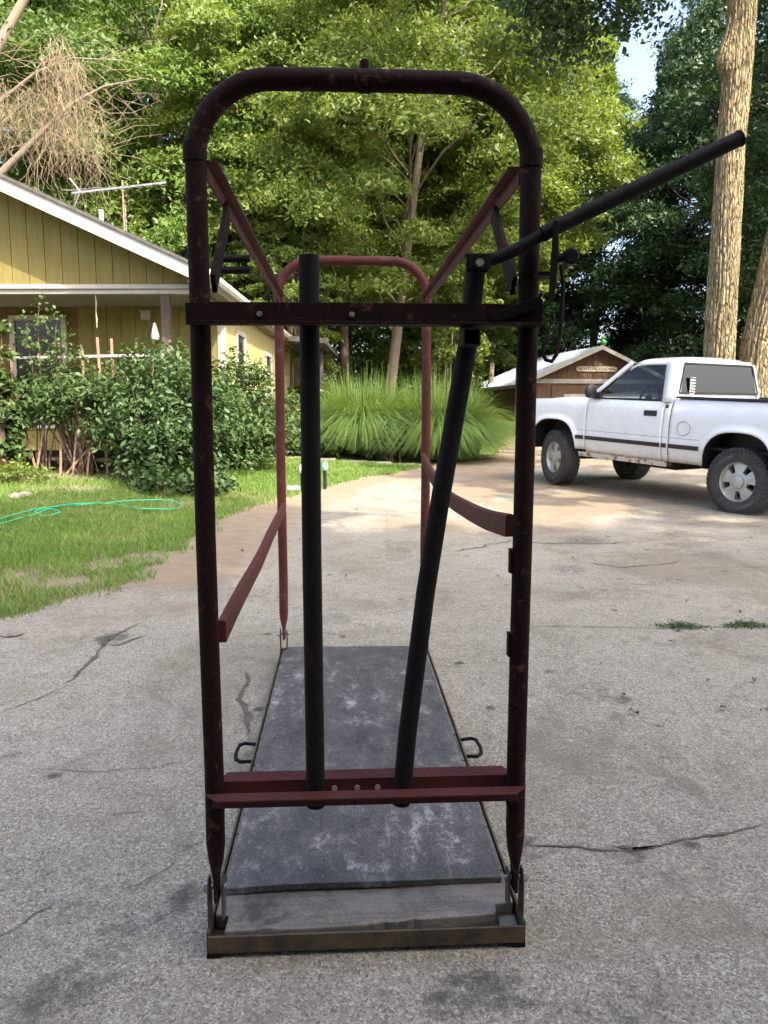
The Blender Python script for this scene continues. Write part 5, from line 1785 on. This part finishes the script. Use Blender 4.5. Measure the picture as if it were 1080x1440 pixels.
# ------------------------------------------------------------------ tall ornamental grass clumps
def grass_clump(label, x, y, r, h, n, seed):
    rg = np.random.default_rng(seed)
    z0 = hz(x, y)
    t = thing('ornamental_grass', label, 'ornamental grass', (x, y, z0), group=None)
    a = rg.uniform(0, 2 * np.pi, n)
    br = r * .55 * np.sqrt(rg.random(n))
    ba = rg.uniform(0, 2 * np.pi, n)
    bx, by = br * np.cos(ba), br * np.sin(ba)
    L = h * rg.uniform(.42, 1.24, n) ** .8
    lean = rg.random(n) ** .6 * 1.38
    out = np.where(rg.random(n) < .7, ba, a)
    ox, oy = np.cos(out), np.sin(out)
    w = rg.uniform(.004, .009, n)
    segs = 5
    co = np.zeros((n, (segs + 1) * 2, 3), np.float32)
    for j in range(segs + 1):
        f = j / segs
        hor = lean * (.25 * f + .85 * f ** 2.6) * L * .62
        ver = L * (f - (.06 + .62 * lean) * f ** 2.6)
        px_, py_, pz_ = bx + ox * hor, by + oy * hor, np.maximum(ver, .02)
        ww = w * (1 - f) ** .6 * (0.6 + .4 * min(1, f * 4)) + .0006
        co[:, 2 * j, 0], co[:, 2 * j, 1], co[:, 2 * j, 2] = px_ - oy * ww, py_ + ox * ww, pz_
        co[:, 2 * j + 1, 0], co[:, 2 * j + 1, 1], co[:, 2 * j + 1, 2] = px_ + oy * ww, py_ - ox * ww, pz_
    base = (np.arange(n) * (segs + 1) * 2)[:, None]
    quads = []
    for j in range(segs):
        quads.append(base + np.array([[2 * j, 2 * j + 1, 2 * j + 3, 2 * j + 2]]))
    q = np.stack(quads, 1).reshape(-1, 4).astype(np.int32)
    me = bpy.data.meshes.new('blades')
    me.vertices.add(n * (segs + 1) * 2)
    me.vertices.foreach_set('co', co.ravel())
    me.loops.add(q.size)
    me.loops.foreach_set('vertex_index', q.ravel())
    me.polygons.add(len(q))
    me.polygons.foreach_set('loop_start', np.arange(0, q.size, 4, dtype=np.int32))
    me.polygons.foreach_set('use_smooth', np.ones(len(q), bool))
    me.update(calc_edges=True)
    me.attributes.new('rnd', 'FLOAT', 'FACE').data.foreach_set('value', np.repeat(rg.random(n), segs).astype(np.float32))
    me.materials.append(L_TALL)
    o = bpy.data.objects.new('blades', me)
    COL.objects.link(o)
    o.parent = t
    tag(o, kind='stuff')


grass_clump('left of the two tall arching ornamental grass clumps, behind the fixed head bar', -.45, 16.0, 1.25, 1.8, 13000, 1)
grass_clump('right and broader of the two tall arching ornamental grass clumps beside the drive', 1.15, 16.2, 1.5, 1.9, 17000, 2)


# ------------------------------------------------------------------ lawn grass
def lawn_blades():
    rg = np.random.default_rng(3)
    N = 420000
    u = rg.random(N)
    y = 3.2 + (14.4 - 3.2) * u ** 1.15
    x = rg.uniform(-8.0, 1.0, N)
    x2 = rg.uniform(5.5, 14, 26000)
    y2 = rg.uniform(5, 24, 26000)
    x3 = rg.uniform(1.5, 5.5, 26000)
    y3 = rg.uniform(15.5, 30, 26000)
    x, y = np.concatenate([x, x2, x3]), np.concatenate([y, y2, y3])
    keep = (x > -0.52 * y - .6)
    x, y = x[keep], y[keep]
    g, _ = grass_amount(x, y)
    clump = fbm(x * 3.5, y * 3.5, 61)
    pr = g * (0.35 + 0.9 * clump)
    keep = rg.random(len(x)) < pr * .95
    edge = (np.abs(x) < 99)
    x, y, clump, g = x[keep], y[keep], clump[keep], g[keep]
    n = len(x)
    z = height(x, y)
    h = rg.uniform(.025, .062, n) * (.55 + .9 * clump) * (1 + .02 * y)
    a = rg.uniform(0, 2 * np.pi, n)
    w = rg.uniform(.0030, .0055, n) * (1 + .06 * y)
    ln = rg.uniform(.2, 1.1, n) * h
    b = rg.uniform(0, 2 * np.pi, n)
    co = np.empty((n, 3, 3), np.float32)
    co[:, 0] = np.stack([x - w * np.cos(a), y - w * np.sin(a), z - .004], 1)
    co[:, 1] = np.stack([x + w * np.cos(a), y + w * np.sin(a), z - .004], 1)
    co[:, 2] = np.stack([x + ln * np.cos(b), y + ln * np.sin(b), z + h], 1)
    me = bpy.data.meshes.new('lawn_grass')
    me.vertices.add(n * 3)
    me.vertices.foreach_set('co', co.ravel())
    me.loops.add(n * 3)
    me.loops.foreach_set('vertex_index', np.arange(n * 3, dtype=np.int32))
    me.polygons.add(n)
    me.polygons.foreach_set('loop_start', np.arange(0, n * 3, 3, dtype=np.int32))
    me.update(calc_edges=True)
    dry = fbm(x * .8, y * .8, 71)
    me.attributes.new('rnd', 'FLOAT', 'FACE').data.foreach_set('value', np.clip(.45 * rg.random(n) + 1.5 * (dry - .30), 0, 1).astype(np.float32))
    me.materials.append(L_GRASS)
    o = bpy.data.objects.new('lawn_grass', me)
    COL.objects.link(o)
    tag(o, 'short green lawn grass with bare patches left of the drive', 'grass', kind='stuff')


lawn_blades()

# ================================================================== SMALL THINGS
# stake fence in front of the porch
M_STAKE = mat('weathered_stake', (0.36, 0.24, 0.16), (0.26, 0.175, 0.12), scale=6, rough=0.9, stretch=(5, 5, 1))
sf = thing('stake_fence', 'makeshift fence of thin wooden stakes and a pale rail in the shrubs', 'fence', (-4.6, 11.0, hz(-4.6, 11.0)))
rr = random.Random(31)
for i, x in enumerate((-1.15, -.62, -.28, .02, .35, .62, .78, 1.05, 1.35)):
    h = rr.uniform(1.62, 1.9)
    l_ = rr.uniform(-.05, .05)
    MB().bar((x, .05, -.05), (x + l_, .05 + rr.uniform(-.05, .05), h), .032, .02, (0, 1, 0)).build('stake', M_STAKE, sf)
MB().bar((-1.3, .0, 1.60), (1.5, .02, 1.66), .02, .035).build('rail', M_TRIM, sf)
MB().bar((-.9, -.03, .22), (.75, -.03, .18), .04, .05).build('rail', M_POST, sf)
for (xa, xb, h) in ((-.75, -.45, 1.0), (-.55, -.28, 1.1), (-.12, -.3, .95), (.08, .05, 1.2), (.3, .22, .8), (.5, .42, .75), (.62, .1, .55)):
    MB().bar((xb, -.2, -.03), (xa, -.12, h), .028, .018, (0, 1, 0)).build('stake', M_STAKE, sf)

# dark bed edging and dirt behind the stakes
MB().box(-5.3, 11.35, .2, -3.4, 11.45, .62).build('timber_edging', M_POST, bevel=0.01)
tag(bpy.data.objects['timber_edging'], 'low dark timber edging in the shade behind the leaning stakes', 'edging')

# wooden box at the left edge
wb = thing('wooden_box', 'brown wooden box cut off by the left edge of the picture', 'box', (-5.62, 10.55, hz(-5.62, 10.55) - .02))
for k in range(4):
    MB().box(-.45, -.02 + .002 * (k % 2), .03 + k * .235, .40, .01, .255 + k * .235).build('board', mat('box_board', (0.24, 0.12, 0.08), (0.17, 0.085, 0.055), scale=3, rough=0.85, stretch=(1, 5, 5)), wb, bevel=0.004)
MB().box(-.48, -.06, .97, .44, .5, 1.03).build('lid', M_POST, wb, bevel=0.006)
MB().box(.365, .012, 0, .425, .07, .965).build('corner_post', M_POST, wb, bevel=0.004)
MB().box(-.45, .45, 0, .40, .49, .965).build('back_board', M_POST, wb)
MB().box(-.1, -.055, .12, .18, -.022, .66).build('orange_board', mat('raw_orange_board', (0.55, 0.30, 0.12), (0.46, 0.24, 0.09), rough=0.7, stretch=(1, 1, 5)), wb, bevel=0.003)

# pale lattice block under the big shrub
lb2 = thing('lattice_block', 'small pale lattice block tilted on the ground under the big shrub', 'lattice block', (-3.02, 10.3, hz(-3.02, 10.3) + .10), (R(12), R(28), R(10)))
for k in range(4):
    MB().box(-.12 + k * .065, -.02, -.1, -.105 + k * .065, 0, .1).build('slat', M_TRIM, lb2)
    MB().box(-.12, .002, -.1 + k * .06, .09, .012, -.085 + k * .06).build('slat', M_TRIM, lb2)

# garden lamps with globes by the path and a crushed bottle beside
for (px_, py_, c, lab) in ((421, 675, (0.75, 0.76, 0.78), 'small dark garden lamp with white globe left of the fixed head bar'), (458, 672, (0.25, 0.62, 0.36), 'small dark garden lamp with green globe right of the fixed head bar')):
    gx, gy = gp(px_ + 4 if px_ < 430 else px_ - 1, py_, .25)
    gl = thing('garden_lamp', lab, 'garden lamp', (gx, gy, hz(gx, gy)), group='garden lamps by the path')
    gl.scale = (.75, .75, .85)
    MB().lathe([(0, -.02), (.035, -.02), (.034, .30), (.04, .31), (0, .315)], seg=12).build('post', M_BLKT, gl, smooth=True)
    MB().lathe([(0, .30), (.04, .31), (.062, .345), (.066, .38), (.052, .43), (.02, .455), (0, .458)], seg=14).build('globe', mat('globe_%d' % px_, c, rough=0.25, bump=0), gl, smooth=True)
gx, gy = gp(417, 674, .25)
bt_ = thing('plastic_bottle', 'crumpled clear blue plastic bottle lying on the lawn by the white globe lamp', 'bottle', (gx, gy - .1, hz(gx, gy) + .045), (0, R(90), R(15)))
MB().lathe([(0, -.12), (.035, -.12), (.04, -.09), (.034, -.04), (.04, .0), (.033, .05), (.038, .07), (.016, .12), (.014, .15)], seg=12).build('body', mat('blue_clear_plastic', (0.50, 0.62, 0.78), (0.7, 0.75, 0.8), scale=30, rough=0.15, bump=0), bt_, smooth=True)
MB().lathe([(0, .17), (.016, .17), (.016, .148), (0, .148)], seg=10).build('cap', M_TRIM, bt_)
# white bin by the back porch
bn = thing('white_bin', 'white plastic bin standing by the back porch of the house', 'bin', (-1.95, 19.6, hz(-1.95, 19.6) + .25))
MB().lathe([(0, 0), (.17, 0), (.2, .5), (.0, .5)], seg=16).build('body', mat('bin_plastic', (0.6, 0.6, 0.58), rough=0.5, bump=0), bn, smooth=True)
MB().lathe([(.21, .48), (.215, .52), (.15, .56), (0, .57)], seg=16).build('lid', mat('bin_plastic', (0.6, 0.6, 0.58)), bn, smooth=True)
MB().box(-.25, -.25, -.25, .25, .25, -.002).build('plinth', M_SLAB, bn, bevel=.01)

# green garden hose on the lawn
def hose():
    P = [(-10, 741), (40, 727), (80, 718), (140, 713), (200, 710), (240, 711), (256, 716), (240, 721), (205, 723), (190, 721), (168, 714), (120, 714), (70, 722), (50, 726), (62, 731), (84, 729), (70, 724), (40, 731), (-10, 745)]
    V = []
    for (a, b) in P:
        x, y = gp(a, b, .12)
        for _ in range(3):
            x, y = gp(a, b, hz(x, y))
        V.append(Vector((x, y, hz(x, y) + .05)))
    Q = []
    n = len(V)
    for i in range(n - 1):
        p0, p1, p2, p3 = V[max(i - 1, 0)], V[i], V[i + 1], V[min(i + 2, n - 1)]
        for k in range(5):
            t = k / 5
            q = 0.5 * ((2 * p1) + (-p0 + p2) * t + (2 * p0 - 5 * p1 + 4 * p2 - p3) * t * t + (-p0 + 3 * p1 - 3 * p2 + p3) * t ** 3)
            q.z = hz(q.x, q.y) + .045 + .012 * math.sin(i * 1.7 + k * .5)
            Q.append(q)
    Q.append(V[-1])
    o = MB().tube(Q, .0085, 8).build('garden_hose', mat('green_hose', (0.04, 0.42, 0.22), (0.035, 0.35, 0.18), rough=0.35, bump=0), smooth=True)
    tag(o, 'green garden hose lying in loops across the lawn', 'hose')


hose()

# stones on the lawn
M_STONE = mat('field_stone', (0.30, 0.27, 0.23), (0.22, 0.20, 0.17), scale=9, rough=0.95, bump=0.6)
for i, (px_, py_, s, lab) in enumerate(((22, 698, .10, 'leftmost of the small grey stones on the lawn above the hose'), (36, 696, .09, 'rightmost of the small grey stones on the lawn above the hose'), (16, 880, .06, 'pale stone at the lawn corner at the left edge of the drive'))):
    x, y = gp(px_, py_, .05 if py_ > 800 else .2)
    bm = bmesh.new()
    bmesh.ops.create_icosphere(bm, subdivisions=2, radius=s)
    rr = random.Random(i + 50)
    for v in bm.verts:
        v.co *= rr.uniform(.82, 1.12)
        v.co.z *= .55
    me = bpy.data.meshes.new('stone')
    bm.to_mesh(me)
    bm.free()
    me.materials.append(M_STONE)
    o = bpy.data.objects.new('stone', me)
    COL.objects.link(o)
    o.location = (x, y, hz(x, y) + .01)
    tag(o, lab, 'stone')


# weeds in the concrete joint
def weed(label, px_, py_, w, n, seed, h=.026):
    x, y = gp(px_, py_)
    rg = np.random.default_rng(seed)
    t = rg.uniform(-1, 1, n)
    t = t * np.abs(t) ** .3 + .15 * np.sin(t * 17)
    P = np.stack([t * w + rg.normal(size=n) * .02, rg.normal(size=n) * .03, rg.uniform(.003, h, n) * (1.1 - np.abs(t))], 1)
    o = leaf_mesh('weed_tuft', P, rg.uniform(.02, .05, n), rg.normal(size=(n, 3)) * .6 + np.array([0, -.2, .8]), L_SHRUB, aspect=.14)
    o.location = (x, y, hz(x, y))
    tag(o, label, 'weed', kind='stuff')


weed('low green weed tuft in the concrete joint right of the stand', 958, 882, .12, 300, 1)
weed('low green weed tuft in the concrete joint at the right picture edge', 1052, 881, .12, 300, 2)

# dry leaves scattered on the drive
M_DRY = leaf_mat('dry_leaf', (0.14, 0.10, 0.065), (0.22, 0.16, 0.10), (0.30, 0.24, 0.16), .1, .9)
rg = np.random.default_rng(8)
for i, (px_, py_) in enumerate([(880, 980), (1018, 1000), (1072, 999), (1000, 960), (840, 935), (945, 905), (805, 786), (488, 812), (150, 905), (1060, 960), (890, 1005), (965, 846), (1040, 862), (340, 776), (585, 770), (500, 720), (260, 660), (420, 760), (545, 735), (700, 812), (925, 1020)]):
    x, y = gp(px_, py_)
    n = 2
    P = np.stack([rg.normal(size=n) * .008, rg.normal(size=n) * .008, rg.uniform(.006, .016, n)], 1)
    o = leaf_mesh('dry_leaf', P, rg.uniform(.018, .036, n) * (1 + .05 * y), rg.normal(size=(n, 3)) * .5 + np.array([0, 0, 1]), M_DRY, aspect=.6, fold=.5)
    o.location = (x, y, hz(x, y))
    tag(o, 'small dry brown leaf lying on the drive', 'dry leaf', 'dry leaves on the drive')
